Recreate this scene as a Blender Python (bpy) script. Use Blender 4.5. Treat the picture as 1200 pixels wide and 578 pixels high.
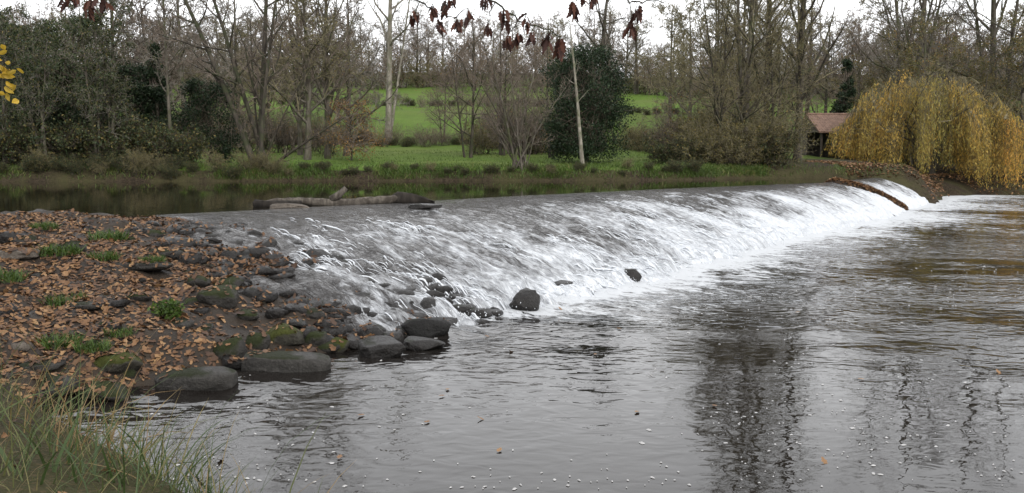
import bpy, bmesh, math, random
import numpy as np
from mathutils import Vector, Matrix
for o in list(bpy.data.objects): bpy.data.objects.remove(o)
random.seed(7); RNG = np.random.default_rng(7)
scene = bpy.context.scene
COL = scene.collection

# ------------------------------------------------------------------ camera
F_PX, CXP, CYP, CAM_H, HORIZ = 1039.0, 600.0, 289.0, 2.7, 184.0
PITCH = math.atan((CYP - HORIZ) / F_PX)
cam_d = bpy.data.cameras.new('camera'); cam = bpy.data.objects.new('camera', cam_d); COL.objects.link(cam)
cam.location = (0, 0, CAM_H); cam.rotation_euler = (math.pi / 2 - PITCH, 0, 0)
cam_d.sensor_width = 36.0; cam_d.lens = 36.0 * F_PX / 1200.0
cam_d.clip_start = 0.05; cam_d.clip_end = 3000
scene.camera = cam

# ------------------------------------------------------------------ sky, sun, exposure
SUN_EL, SUN_AZ = math.radians(38), math.radians(150)     # azimuth clockwise from +Y
world = bpy.data.worlds.new('World'); scene.world = world; world.use_nodes = True
nt = world.node_tree; nt.nodes.clear()
w_out = nt.nodes.new('ShaderNodeOutputWorld'); w_bg = nt.nodes.new('ShaderNodeBackground')
w_sky = nt.nodes.new('ShaderNodeTexSky'); w_sky.sky_type = 'NISHITA'; w_sky.sun_disc = False
w_sky.sun_elevation = SUN_EL; w_sky.sun_rotation = SUN_AZ; w_sky.air_density = 1.0; w_sky.dust_density = 3.0
w_hs = nt.nodes.new('ShaderNodeHueSaturation'); w_hs.inputs['Saturation'].default_value = 0.12
w_mix = nt.nodes.new('ShaderNodeMix'); w_mix.data_type = 'RGBA'; w_mix.inputs[0].default_value = 0.72
w_cl = nt.nodes.new('ShaderNodeValToRGB'); w_no = nt.nodes.new('ShaderNodeTexNoise'); w_tc = nt.nodes.new('ShaderNodeTexCoord')
w_no.inputs['Scale'].default_value = 1.6; w_no.inputs['Detail'].default_value = 5
w_cl.color_ramp.elements[0].position = 0.3; w_cl.color_ramp.elements[0].color = (8.0, 8.1, 8.4, 1)
w_cl.color_ramp.elements[1].position = 0.7; w_cl.color_ramp.elements[1].color = (10.6, 10.65, 10.8, 1)
L = nt.links.new
L(w_tc.outputs['Generated'], w_no.inputs['Vector']); L(w_no.outputs['Fac'], w_cl.inputs['Fac'])
L(w_sky.outputs[0], w_hs.inputs['Color']); L(w_hs.outputs[0], w_mix.inputs[6]); L(w_cl.outputs[0], w_mix.inputs[7])
L(w_mix.outputs[2], w_bg.inputs['Color']); w_bg.inputs['Strength'].default_value = 0.12
L(w_bg.outputs[0], w_out.inputs['Surface'])
sun_d = bpy.data.lights.new('sun', 'SUN'); sun_d.energy = 0.9; sun_d.angle = math.radians(25); sun_d.color = (1, 0.97, 0.93)
sun = bpy.data.objects.new('sun', sun_d); COL.objects.link(sun)
sv = Vector((math.sin(SUN_AZ) * math.cos(SUN_EL), math.cos(SUN_AZ) * math.cos(SUN_EL), math.sin(SUN_EL)))
sun.rotation_euler = (-sv).to_track_quat('-Z', 'Y').to_euler(); sun.location = sv * 200
vs = scene.view_settings; vs.view_transform = 'Standard'; vs.look = 'None'; vs.gamma = 1.0; vs.use_curve_mapping = False
vs.exposure = 0.95

# ------------------------------------------------------------------ noise helpers (numpy)
def _h(ix, iy, iz, seed):
    n = (ix * 374761393 + iy * 668265263 + iz * 2147483647 * 3 + seed * 1274126177) & 0xFFFFFFFF
    n = ((n ^ (n >> 13)) * 1274126177) & 0xFFFFFFFF
    n = ((n ^ (n >> 16)) * 2246822519) & 0xFFFFFFFF
    return ((n ^ (n >> 15)) & 0xFFFFFF) / float(0xFFFFFF)
def vnoise(x, y, z=0.0, seed=0):
    x, y, z = np.broadcast_arrays(np.asarray(x, float), np.asarray(y, float), np.asarray(z, float))
    ix, iy, iz = np.floor(x).astype(np.int64), np.floor(y).astype(np.int64), np.floor(z).astype(np.int64)
    fx, fy, fz = x - ix, y - iy, z - iz
    fx, fy, fz = [f * f * (3 - 2 * f) for f in (fx, fy, fz)]
    r = 0
    for a in (0, 1):
        for b in (0, 1):
            for c in (0, 1):
                w = (fx if a else 1 - fx) * (fy if b else 1 - fy) * (fz if c else 1 - fz)
                r = r + w * _h(ix + a, iy + b, iz + c, seed)
    return r * 2 - 1
def fbm(x, y, z=0.0, seed=0, octaves=4, gain=0.5):
    r, a, f = 0, 1.0, 1.0
    for k in range(octaves):
        r = r + a * vnoise(np.asarray(x) * f, np.asarray(y) * f, np.asarray(z) * f, seed + k * 17); a *= gain; f *= 2.03
    return r
def sstep(a, b, x):
    t = np.clip((np.asarray(x, float) - a) / (b - a), 0, 1); return t * t * (3 - 2 * t)

# ------------------------------------------------------------------ the lie of the land
E_ = np.array([.70, .714]); E_ /= np.linalg.norm(E_); N_ = np.array([E_[1], -E_[0]])   # along the weir, downstream
ORG = np.array([-2.37, 24.63]); UP = 1.45                                              # upper pool level; lower pool is 0
def to_sq(x, y): return (x - ORG[0]) * E_[0] + (y - ORG[1]) * E_[1], (x - ORG[0]) * N_[0] + (y - ORG[1]) * N_[1]
def to_xy(s, q): return ORG[0] + s * E_[0] + q * N_[0], ORG[1] + s * E_[1] + q * N_[1]
def crest(s): return np.interp(s, [-20, -9, -5, 0, 5, 12, 18, 25, 30, 39, 46], [.4, .5, .45, .0, -.5, -.8, -.6, -.3, -1.2, -3.0, -4.2])
def width(s): return np.interp(s, [-20, -13, -8, -5, -2.4, 0, 5, 14, 22, 30, 38, 46], [8.2, 8.1, 8.1, 7.7, 7.6, 7.4, 7.0, 5.3, 3.9, 3.0, 3.0, 3.0])
def prof(t):
    tc = np.clip(t, 0, None); z = 1 - (0.34 * tc + 0.66 * tc ** 1.9)
    return np.where(t < 0, 1.0, z)
def ramp_z(s, q): return UP * np.maximum(prof((q - crest(s)) / width(s)), -0.5)
def dry(s, q): return 1 - sstep(-9.2, -7.6, s + 0.45 * fbm(q * .8, s * .8, seed=5, octaves=3))
BK_X = [-300, -60, -26, 5, 10, 14, 20, 23, 24.5, 27, 29, 31, 37, 60, 120, 300]
BK_Y = [48, 46, 45.4, 46.7, 49, 51.5, 52.4, 53.0, 53.2, 55.5, 60.0, 63.4, 62.5, 58, 50, 46]
def bank_y(x): return np.interp(x, BK_X, BK_Y) + 0.45 * fbm(np.asarray(x) * .35, 3.1, seed=9, octaves=3)
HD = [-3, -1.5, -.3, 0, .45, 1.0, 2.0, 10, 30, 38, 44, 64, 104, 150, 210, 420, 900]
HZ_U = [-1.0, .3, 1.15, 1.5, 1.9, 2.1, 2.2, 2.4, 3.3, 4.0, 5.0, 9.0, 14.6, 21, 28, 33, 35]
HZ_L = [-1.0, -.6, -.2, .02, .3, .55, .85, 2.0, 3.0, 3.8, 5.0, 9.0, 14.6, 21, 28, 33, 35]
def h_far(x, y):
    d = (y - bank_y(x)) * 0.93
    k = sstep(24.0, 27, x)
    z = (1 - k) * np.interp(d, HD, HZ_U) + k * np.interp(d, HD, HZ_L)
    return z + sstep(.5, 4, d) * (0.10 * fbm(x * .3, y * .3, seed=3) + 0.02 * fbm(x * 1.7, y * 1.7, seed=4))
NB_X = [-60, -12, -7.0, -5.2, -3.6, -2.0, -1.1, 1, 6, 20, 60]
NB_Y = [14, 12, 9.6, 8.3, 7.0, 5.9, 4.6, 3.2, 1.2, -4, -20]
def h_near(x, y):
    d = (np.interp(x, NB_X, NB_Y) - y) * .75
    return np.interp(d, [-2, 0, .5, 1.2, 3.0, 20], [-1.0, 0.0, .28, .5, 1.1, 1.4]) + 0.05 * fbm(x * 1.3, y * 1.3, seed=6)
def h_left(x, y):          # the bank closes off the upper pool on the left
    s, q = to_sq(x, y)
    return np.where(s < -12, np.interp(-12 - s, [0, 1.5, 5, 40], [-1, .6, 1.6, 2.2]), -1.0) * (q > -1.0) + np.where(q <= -1, -1.0, 0)
def h_dry(x, y):
    s, q = to_sq(x, y)
    t = (q - crest(s)) / width(s)
    z = ramp_z(s, q) + dry(s, q) * sstep(1.09, .9, t) * (0.16 + 0.10 * fbm(x * .7, y * .7, seed=11) + 0.07 * fbm(x * 2.2, y * 2.2, seed=12, octaves=3)) - .06
    z = np.where(t > 1.0, z - (t - 1.0) * 4, z)
    z = np.where(q < crest(s) - 1.5, z + (q - crest(s) + 1.5) * 0.9, z)
    return np.maximum(z, -1.0)
def H(x, y):
    x, y = np.asarray(x, float), np.asarray(y, float)
    return np.maximum(np.maximum(np.maximum(h_far(x, y), h_near(x, y)), h_dry(x, y)), h_left(x, y))
def ray(px, py):
    dx, dz = (px - CXP) / F_PX, -(py - CYP) / F_PX; c, s = math.cos(PITCH), math.sin(PITCH)
    return np.array([dx, c + dz * s, -s + dz * c])
def hit(px, py, zmin=0.0):
    """where the sight line of a pixel meets the ground (or water level zmin)"""
    d = ray(px, py); k = np.concatenate([np.arange(3, 70, .02), np.arange(70, 400, .2)])
    p = np.array([0, 0, CAM_H])[None] + k[:, None] * d[None]
    b = np.nonzero(p[:, 2] <= np.maximum(H(p[:, 0], p[:, 1]), zmin))[0]
    i = b[0] if len(b) else len(k) - 1
    return Vector(p[i])
def at(px, Y):
    """ground point straight below/above the pixel column px at depth Y"""
    x = ray(px, HORIZ)[0] / ray(px, HORIZ)[1] * Y
    return Vector((x, Y, float(H(x, Y))))
def zat(py, Y): r = ray(CXP, py); return CAM_H + r[2] / r[1] * Y

# ------------------------------------------------------------------ materials
class NT:
    def __init__(s, name, disp=False):
        s.m = bpy.data.materials.new(name); s.m.use_nodes = True; s.t = s.m.node_tree; s.t.nodes.clear()
        s.out = s.t.nodes.new('ShaderNodeOutputMaterial')
    def n(s, typ, **kw):
        nd = s.t.nodes.new(typ)
        for k, v in kw.items():
            if k.startswith('_'): setattr(nd, k[1:], v)
            else:
                k = k.replace('__', ' ')
                s.set(nd.inputs[int(k[1:])] if (k[0] == 'i' and k[1:].isdigit()) else nd.inputs[k], v)
        return nd
    def set(s, sock, v):
        if isinstance(v, bpy.types.NodeSocket): s.t.links.new(v, sock)
        else: sock.default_value = v
    def noise(s, scale, vec=None, detail=3, rough=.5, dist=0.0):
        nd = s.n('ShaderNodeTexNoise', Scale=scale, Detail=detail, Roughness=rough, Distortion=dist)
        if vec is not None: s.set(nd.inputs['Vector'], vec)
        return nd.outputs['Fac']
    def ramp(s, fac, stops, interp='LINEAR'):
        nd = s.n('ShaderNodeValToRGB', Fac=fac); cr = nd.color_ramp; cr.interpolation = interp
        while len(cr.elements) < len(stops): cr.elements.new(.5)
        for e, (p, c) in zip(cr.elements, stops):
            e.position = p; e.color = (c, c, c, 1) if isinstance(c, (int, float)) else tuple(c) + (1,)
        return nd.outputs[0]
    def mix(s, f, a, b, blend='MIX'):
        nd = s.n('ShaderNodeMix', _data_type='RGBA', _blend_type=blend); s.set(nd.inputs[0], f)
        for i, v in ((6, a), (7, b)): s.set(nd.inputs[i], tuple(v) + (1,) if isinstance(v, (tuple, list)) and len(v) == 3 else v)
        return nd.outputs[2]
    def math(s, op, a, b=0.0, c=0.0, clamp=False):
        nd = s.n('ShaderNodeMath', _operation=op, _use_clamp=clamp)
        for i, v in enumerate((a, b, c)): s.set(nd.inputs[i], v)
        return nd.outputs[0]
    def attr(s, name): return s.n('ShaderNodeAttribute', _attribute_name=name).outputs['Fac']
    def obj(s): return s.n('ShaderNodeTexCoord').outputs['Object']
    def world(s): return s.n('ShaderNodeNewGeometry').outputs['Position']
    def mapping(s, vec, scale=(1, 1, 1), rot=(0, 0, 0), loc=(0, 0, 0)):
        return s.n('ShaderNodeMapping', Vector=vec, Scale=scale, Rotation=rot, Location=loc).outputs[0]
    def bump(s, h, strength=.5, dist=.02, normal=None):
        nd = s.n('ShaderNodeBump', Height=h, Strength=strength, Distance=dist)
        if normal is not None: s.set(nd.inputs['Normal'], normal)
        return nd.outputs[0]
    def bsdf(s, color, rough=.7, normal=None, spec=.5, **kw):
        b = s.n('ShaderNodeBsdfPrincipled')
        s.set(b.inputs['Base Color'], tuple(color) + (1,) if isinstance(color, (tuple, list)) else color)
        s.set(b.inputs['Roughness'], rough); s.set(b.inputs['Specular IOR Level'], spec)
        if normal is not None: s.set(b.inputs['Normal'], normal)
        for k, v in kw.items(): s.set(b.inputs[k.replace('__', ' ')], v)
        return b.outputs[0]
    def done(s, sh): s.t.links.new(sh, s.out.inputs['Surface']); return s.m

def mat_bark(name, c1, c2, c3=None, scale=6):
    c1, c2 = [tuple(k * .70 for k in c) for c in (c1, c2)]; c3 = c3 and tuple(k * .70 for k in c3)
    m = NT(name); v = m.obj()
    a = m.noise(scale, m.mapping(v, (1, 1, .25)), 5, .6); b = m.noise(scale * .35, v, 3)
    c = m.mix(m.ramp(a, [(.35, 0), (.65, 1)]), c1, c2)
    if c3: c = m.mix(m.ramp(b, [(.48, 0), (.62, 1)]), c, c3)
    return m.done(m.bsdf(c, .9, m.bump(a, .7, .03), .2))
def mat_leaf(name, stops, trans=.25, rough=.55, spec=.3):
    stops = [(p, tuple(k * .80 for k in c)) for p, c in stops]
    m = NT(name); t = m.attr('tint')
    big = m.noise(.35, m.obj(), 2)
    c = m.ramp(m.math('ADD', m.math('MULTIPLY', t, .72), m.math('MULTIPLY', big, .28)), stops)
    p = m.bsdf(c, rough, None, spec)
    tr = m.n('ShaderNodeBsdfTranslucent', Color=c).outputs[0]
    mx = m.n('ShaderNodeMixShader', Fac=trans); m.set(mx.inputs[1], p); m.set(mx.inputs[2], tr)
    return m.done(mx.outputs[0])

MAT = {}
MAT['bark_grey'] = mat_bark('bark_grey', (.055, .045, .035), (.17, .15, .12), (.085, .09, .045))
MAT['bark_dark'] = mat_bark('bark_dark', (.03, .025, .02), (.10, .085, .065), (.05, .055, .028))
MAT['bark_pale'] = mat_bark('bark_pale', (.16, .14, .11), (.36, .33, .27), (.17, .17, .11))
MAT['twig_brown'] = mat_bark('twig_brown', (0.130, 0.101, 0.078), (0.247, 0.202, 0.163), None, 2)
MAT['twig_grey'] = mat_bark('twig_grey', (0.143, 0.126, 0.104), (0.273, 0.247, 0.208), None, 2)
MAT['twig_olive'] = mat_bark('twig_olive', (0.143, 0.124, 0.072), (0.260, 0.227, 0.137), None, 2)
MAT['twig_shaded'] = mat_bark('twig_shaded', (.035, .028, .02), (.09, .072, .052), None, 2)  # darker twigs: deep shade under the left thicket is put into the colour
MAT['leaf_olive'] = mat_leaf('leaf_olive', [(.1, (.05, .055, .018)), (.45, (.11, .105, .03)), (.75, (.19, .15, .045)), (1, (.26, .17, .05))])
MAT['leaf_green'] = mat_leaf('leaf_green', [(.1, (.02, .034, .013)), (.5, (.042, .062, .022)), (.8, (.075, .09, .032)), (1, (.14, .13, .045))], .2)
MAT['leaf_holly'] = mat_leaf('leaf_holly', [(.1, (.010, .019, .009)), (.55, (.019, .035, .015)), (.85, (.034, .055, .022)), (1, (.055, .078, .034))], .12, .55, .2)
MAT['leaf_rust'] = mat_leaf('leaf_rust', [(.1, (.13, .075, .03)), (.5, (.24, .13, .045)), (.8, (.33, .19, .06)), (1, (.38, .27, .10))], .3)
MAT['leaf_willow'] = mat_leaf('leaf_willow', [(.1, (.24, .24, .06)), (.35, (.46, .37, .09)), (.6, (.68, .44, .09)), (.85, (.78, .41, .085)), (1, (.68, .32, .07))], .4)
MAT['leaf_yellow'] = mat_leaf('leaf_yellow', [(.1, (.30, .22, .03)), (.5, (.60, .40, .045)), (1, (.75, .50, .08))], .4)
MAT['leaf_oak'] = mat_leaf('leaf_oak', [(.1, (.028, .011, .008)), (.5, (.055, .020, .013)), (1, (.11, .04, .022))], .12, .7)
MAT['grass'] = mat_leaf('grass', [(.05, (.05, .085, .016)), (.4, (.075, .125, .022)), (.65, (.13, .17, .04)), (.82, (.27, .22, .09)), (1, (.34, .26, .13))], .3)
MAT['reed'] = mat_leaf('reed', [(.05, (.035, .06, .018)), (.4, (.06, .095, .028)), (.6, (.13, .14, .05)), (.75, (.24, .18, .08)), (.9, (.22, .13, .06)), (1, (.36, .28, .16))], .3)
MAT['litter'] = mat_leaf('litter', [(.1, (.045, .026, .018)), (.35, (.105, .053, .025)), (.6, (.205, .108, .048)), (.85, (.31, .185, .086)), (1, (.42, .29, .15))], .1, .6)
MAT['moss_tuft'] = mat_leaf('moss_tuft', [(.1, (.03, .055, .010)), (.6, (.055, .10, .016)), (1, (.12, .17, .03))], .3)

def mat_ground():
    m = NT('ground_turf'); v = m.world()
    n1 = m.noise(.5, v, 5, .6); n2 = m.noise(9, v, 4, .6); n3 = m.noise(.09, v, 3)
    g = m.mix(m.ramp(n1, [(.3, 0), (.7, 1)]), (.058, .105, .014), (.095, .165, .02))
    g = m.mix(m.math('MULTIPLY', m.ramp(n3, [(.35, 0), (.65, 1)]), .8), g, (.105, .125, .034))
    g = m.mix(m.ramp(n2, [(.3, 0), (.72, .75)]), g, (.034, .058, .011))
    e = m.mix(m.ramp(n2, [(.4, 0), (.6, 1)]), (.012, .009, .006), (.034, .027, .018))
    e = m.mix(m.math('MULTIPLY', m.ramp(n1, [(.42, 0), (.6, 1)]), .7), e, (.04, .04, .016))
    e = m.mix(m.math('MULTIPLY', m.ramp(m.noise(30, v, 2), [(.55, 0), (.62, 1)]), .35), e, (.10, .066, .04))
    f = m.math('ADD', m.attr('earth'), m.math('MULTIPLY', m.math('SUBTRACT', n1, .5), .9))
    c = m.mix(m.ramp(f, [(.35, 0), (.62, 1)]), g, e)
    return m.done(m.bsdf(c, .95, m.bump(n2, .8, .06), .1))
MAT['ground'] = mat_ground()
def mat_bed():
    m = NT('weir_bed'); v = m.world()
    n1 = m.noise(2.2, v, 6, .65); n2 = m.noise(14, v, 4, .6)
    c = m.mix(m.ramp(n1, [(.35, 0), (.65, 1)]), (.009, .006, .004), (.028, .020, .013))
    c = m.mix(m.ramp(n2, [(.5, 0), (.75, .4)]), c, (.04, .033, .027))
    return m.done(m.bsdf(c, m.ramp(n1, [(.3, .5), (.7, .9)]), m.bump(n1, .9, .10, m.bump(n2, .8, .03)), .25))
MAT['bed'] = mat_bed()
def mat_rock(name, c1, c2, moss=.5, wet=0.0, mosscol=(.05, .065, .012)):
    c1, c2, mosscol = [tuple(k * .66 for k in c) for c in (c1, c2, mosscol)]
    m = NT(name); v = m.obj()
    n1 = m.noise(3.0, v, 8, .7); n2 = m.noise(22, v, 4, .7); n3 = m.noise(2.0, m.mapping(v, loc=(4, 7, 1)), 4, .6)
    c = m.mix(m.ramp(n1, [(.3, 0), (.7, 1)]), c1, c2)
    c = m.mix(m.math('MULTIPLY', m.ramp(n2, [(.52, 0), (.7, 1)]), .45), c, tuple(min(1, k * 2.0) for k in c2))
    up = m.n('ShaderNodeSeparateXYZ', Vector=m.n('ShaderNodeNewGeometry').outputs['Normal']).outputs['Z']
    f = m.math('ADD', m.math('MULTIPLY', up, .35), m.math('ADD', n3, moss - .75))
    mo = m.mix(n2, mosscol, tuple(k * .35 for k in mosscol))
    fm = m.ramp(f, [(.48, 0), (.6, 1)])
    c = m.mix(fm, c, mo)
    r = m.ramp(fm, [(0, .85 - .6 * wet), (1, .95 - .25 * wet)])
    return m.done(m.bsdf(c, r, m.bump(n1, .9, .10, m.bump(n2, .8, .02)), .25))
MAT['rock_wet'] = mat_rock('rock_wet', (.008, .007, .006), (.028, .025, .023), .34, .9, (.02, .024, .007))
MAT['rock_black'] = mat_rock('rock_black', (.004, .004, .0035), (.012, .011, .010), .40, .35, (.010, .012, .004))
MAT['rock_moss'] = mat_rock('rock_moss', (.014, .012, .010), (.05, .046, .04), .70, .3, (.035, .045, .010))
MAT['rock_moss_bright'] = mat_rock('rock_moss_bright', (.02, .018, .014), (.07, .065, .05), .74, .2, (.075, .085, .012))
MAT['rock_grey'] = mat_rock('rock_grey', (.018, .016, .014), (.062, .058, .052), .52, .4, (.026, .032, .010))
MAT['rock_pale'] = mat_rock('rock_pale', (.08, .066, .054), (.17, .145, .12), .1, 0)

def water_bump(m, v, chop, amt):
    a = m.noise(1.3, m.mapping(v, (1, 1.5, 1)), 2, .5, .6)
    b = m.noise(3.0, m.mapping(v, (1, 1.6, 1), (0, 0, .3)), 1.5, .45, .9)
    c = m.noise(13, m.mapping(v, (1, 1.2, 1), (0, 0, -.5)), 2, .5)
    h = m.math('ADD', m.math('MULTIPLY', a, m.math('MULTIPLY_ADD', chop, .38, .05)), m.math('ADD', m.math('MULTIPLY', b, m.math('MULTIPLY', chop, .40)), m.math('MULTIPLY', c, m.math('MULTIPLY', chop, .035))))
    return m.bump(h, 1.0, amt)
def mat_pool():
    m = NT('pool_water'); v = m.world()
    nrm = water_bump(m, v, m.attr('chop'), .085)
    wat = m.bsdf((.010, .0085, .0075), .015, nrm, .5, IOR=1.333)
    fo = m.attr('foam')
    vv = m.mapping(v, (1, 1, 1), (0, 0, -math.atan2(N_[1], N_[0])))
    n1 = m.noise(2.4, m.mapping(vv, (.5, 1.2, 1)), 6, .68, 1.2)
    n2 = m.noise(9, m.mapping(vv, (.6, 1.2, 1)), 5, .7, .6)
    f = m.math('ADD', fo, m.math('ADD', m.math('MULTIPLY', m.math('SUBTRACT', n1, .5), 1.5), m.math('MULTIPLY', m.math('SUBTRACT', n2, .5), .9)))
    fm = m.math('MULTIPLY', m.ramp(f, [(.48, 0), (.70, 1)]), m.ramp(fo, [(0.02, 0), (.12, 1)]))
    foam = m.bsdf((.46, .475, .49), .7, m.bump(n2, .8, .06), .3)
    mx = m.n('ShaderNodeMixShader', Fac=m.math('MULTIPLY', fm, .94)); m.set(mx.inputs[1], wat); m.set(mx.inputs[2], foam)
    return m.done(mx.outputs[0])
MAT['pool'] = mat_pool()
def mat_upper():
    m = NT('still_water'); v = m.world()
    nrm = water_bump(m, v, m.attr('chop'), .004)
    return m.done(m.bsdf((.008, .007, .004), .015, nrm, .5, IOR=1.333))
MAT['upper'] = mat_upper()
def mat_cascade():
    m = NT('falling_water'); uv = m.n('ShaderNodeAttribute', _attribute_name='flow').outputs['Vector']
    st1 = m.noise(1.0, m.mapping(uv, (1.7, .8, 1)), 5, .62, .8)
    st2 = m.noise(1.0, m.mapping(uv, (5.2, 2.0, 1), loc=(3, 1, 0)), 5, .6, .8)
    st3 = m.noise(1.0, m.mapping(uv, (22, 4.5, 1), loc=(7, 2, 0)), 4, .6, .5)
    d = m.attr('dens')
    f = m.math('ADD', d, m.math('ADD', m.math('MULTIPLY', m.math('SUBTRACT', st1, .5), 1.7), m.math('ADD', m.math('MULTIPLY', m.math('SUBTRACT', st2, .5), 1.7), m.math('MULTIPLY', m.math('SUBTRACT', st3, .5), .9))))
    f = m.math('ADD', d, m.math('MULTIPLY', m.math('SUBTRACT', f, d), m.ramp(d, [(.15, 1.0), (.85, .42)])))
    f = m.math('ADD', f, m.math('MULTIPLY', m.math('SUBTRACT', m.noise(1.0, m.mapping(uv, (7, 5, 1), loc=(1, 8, 0)), 3, .55, .4), .5), .45))
    fm = m.ramp(f, [(.22, 0), (.50, .36), (.88, 1)])
    bh = m.math('ADD', m.math('MULTIPLY', st2, .75), m.math('MULTIPLY', st3, .16))
    rp = m.noise(1.0, m.mapping(uv, (4.5, 5.5, 1)), 4, .6, .6)
    bh2 = m.math('ADD', bh, m.math('MULTIPLY', rp, .35))
    wat = m.bsdf(m.mix(st1, (.010, .009, .008), (.05, .046, .044)), .06, m.bump(bh2, 1.0, .26), .5, IOR=1.333)
    foam = m.bsdf(m.mix(m.ramp(st3, [(.3, 0), (.7, 1)]), (.43, .45, .48), (.62, .64, .66)), .6, m.bump(bh, 1.0, .30), .3)
    mx = m.n('ShaderNodeMixShader', Fac=fm); m.set(mx.inputs[1], wat); m.set(mx.inputs[2], foam)
    return m.done(mx.outputs[0])
MAT['cascade'] = mat_cascade()
def mat_plain(name, c1, c2, scale=8, rough=.8):
    m = NT(name); n = m.noise(scale, m.obj(), 5, .65)
    return m.done(m.bsdf(m.mix(m.ramp(n, [(.3, 0), (.7, 1)]), c1, c2), rough, m.bump(n, .6, .02), .3))
MAT['foam'] = mat_plain('foam', (.26, .255, .25), (.42, .415, .41), 20)
MAT['tile'] = mat_plain('roof_tile', (.075, .045, .032), (.17, .105, .075), 3)
MAT['plaster'] = mat_plain('plaster', (.08, .073, .065), (.15, .14, .125), 2)
MAT['timber'] = mat_plain('timber', (.035, .028, .022), (.085, .07, .055), 5)
MAT['log'] = mat_bark('log_wood', (.05, .042, .034), (.15, .13, .108), (.055, .046, .037), 14)
MAT['log_dark'] = mat_bark('log_dark', (.012, .010, .008), (.04, .033, .027), None, 9)
MAT['stone_far'] = mat_plain('field_stone', (.25, .24, .22), (.5, .49, .46), 3)

# ------------------------------------------------------------------ mesh helpers
def fmesh(name, parts, mats, smooth=True, extra=None):
    """parts: list of (verts Nx3, faces Mx3/4, material index, tint per vertex or None)"""
    V, C, LS, MI, TI = [], [], [], [], []; off = 0
    for v, f, mi, ti in parts:
        v = np.asarray(v, np.float32).reshape(-1, 3); f = np.asarray(f, np.int64)
        if len(f) == 0: continue
        V.append(v); C.append((f + off).ravel()); LS.append(np.full(len(f), f.shape[1])); MI.append(np.full(len(f), mi))
        TI.append(np.full(len(v), .5) if ti is None else np.asarray(ti).reshape(-1)); off += len(v)
    V, C, LS, MI, TI = map(np.concatenate, (V, C, LS, MI, TI))
    me = bpy.data.meshes.new(name)
    me.vertices.add(len(V)); me.vertices.foreach_set('co', V.astype(np.float32).ravel())
    me.loops.add(len(C)); me.loops.foreach_set('vertex_index', C.astype(np.int32))
    me.polygons.add(len(LS)); me.polygons.foreach_set('loop_start', np.concatenate([[0], np.cumsum(LS)[:-1]]).astype(np.int32))
    me.polygons.foreach_set('loop_total', LS.astype(np.int32))
    me.polygons.foreach_set('material_index', MI.astype(np.int32))
    me.polygons.foreach_set('use_smooth', np.full(len(LS), smooth))
    a = me.attributes.new('tint', 'FLOAT', 'POINT'); a.data.foreach_set('value', TI.astype(np.float32))
    for k, val in (extra or {}).items():
        val = np.asarray(val, np.float32)
        if val.ndim == 1: a = me.attributes.new(k, 'FLOAT', 'POINT'); a.data.foreach_set('value', val)
        else: a = me.attributes.new(k, 'FLOAT_VECTOR', 'POINT'); a.data.foreach_set('vector', val.ravel())
    for m in mats: me.materials.append(MAT[m] if isinstance(m, str) else m)
    me.update(calc_edges=True); me.validate()
    return me
def obj(name, me, parent=None, loc=None):
    o = bpy.data.objects.new(name, me); COL.objects.link(o)
    if parent is not None: o.parent = parent
    if loc is not None: o.location = loc
    return o
def empty(name, loc=(0, 0, 0), rz=0.0):
    o = bpy.data.objects.new(name, None); COL.objects.link(o); o.location = loc; o.rotation_euler = (0, 0, rz); o.empty_display_size = .2
    return o
def tag(o, label=None, cat=None, group=None, kind=None):
    if label: o['label'] = label
    if cat: o['category'] = cat
    if group: o['group'] = group
    if kind: o['kind'] = kind
    return o
def copy_tree(o, parent=None):
    c = o.copy(); COL.objects.link(c); c.parent = parent
    for ch in [k for k in KIDS.get(o.name, [])]: copy_tree(ch, c)
    return c
KIDS = {}
def part(name, me, parent, loc=None):
    o = obj(name, me, parent, loc); KIDS.setdefault(parent.name, []).append(o); return o
def grid_faces(nr, nc):
    i = np.arange(nr * nc).reshape(nr, nc)
    return np.stack([i[:-1, :-1], i[:-1, 1:], i[1:, 1:], i[1:, :-1]], -1).reshape(-1, 4)
def norm(v): return v / np.maximum(np.linalg.norm(v, axis=-1, keepdims=True), 1e-9)
def tube(P, R, sides=4, cap=False):
    """P (N,K,3) R (N,K) -> verts, quads"""
    P = np.asarray(P, float); R = np.asarray(R, float); N, K, _ = P.shape
    T = np.empty_like(P); T[:, 1:-1] = P[:, 2:] - P[:, :-2]; T[:, 0] = P[:, 1] - P[:, 0]; T[:, -1] = P[:, -1] - P[:, -2]; T = norm(T)
    ref = np.where(np.abs(T[:, :1, 2:3]) > .8, np.array([1., 0, 0]), np.array([0, 0, 1.])); ref = np.broadcast_to(ref, T.shape)
    U = norm(np.cross(T, ref)); W = np.cross(T, U)
    a = np.arange(sides) * 2 * np.pi / sides
    V = P[:, :, None] + R[:, :, None, None] * (np.cos(a)[None, None, :, None] * U[:, :, None] + np.sin(a)[None, None, :, None] * W[:, :, None])
    i = np.arange(N * K * sides).reshape(N, K, sides); j = np.roll(i, -1, 2)
    f = np.stack([i[:, :-1], j[:, :-1], j[:, 1:], i[:, 1:]], -1).reshape(-1, 4)
    return V.reshape(-1, 3), f
def grow(rng, pos, dirs, length, r0, K, wander, trop, tip=.15, tropz=None):
    """random-walk polylines; trop = pull along +z (negative droops)"""
    N = len(pos); P = np.empty((N, K, 3)); P[:, 0] = pos; d = norm(np.array(dirs, float)); step = (np.asarray(length) / (K - 1))[:, None]
    for k in range(1, K):
        d = d + rng.normal(0, wander, (N, 3)); d[:, 2] += trop; d = norm(d); P[:, k] = P[:, k - 1] + d * step
    t = np.linspace(0, 1, K)[None]
    return P, np.asarray(r0)[:, None] * (1 - t * (1 - tip))
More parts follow.
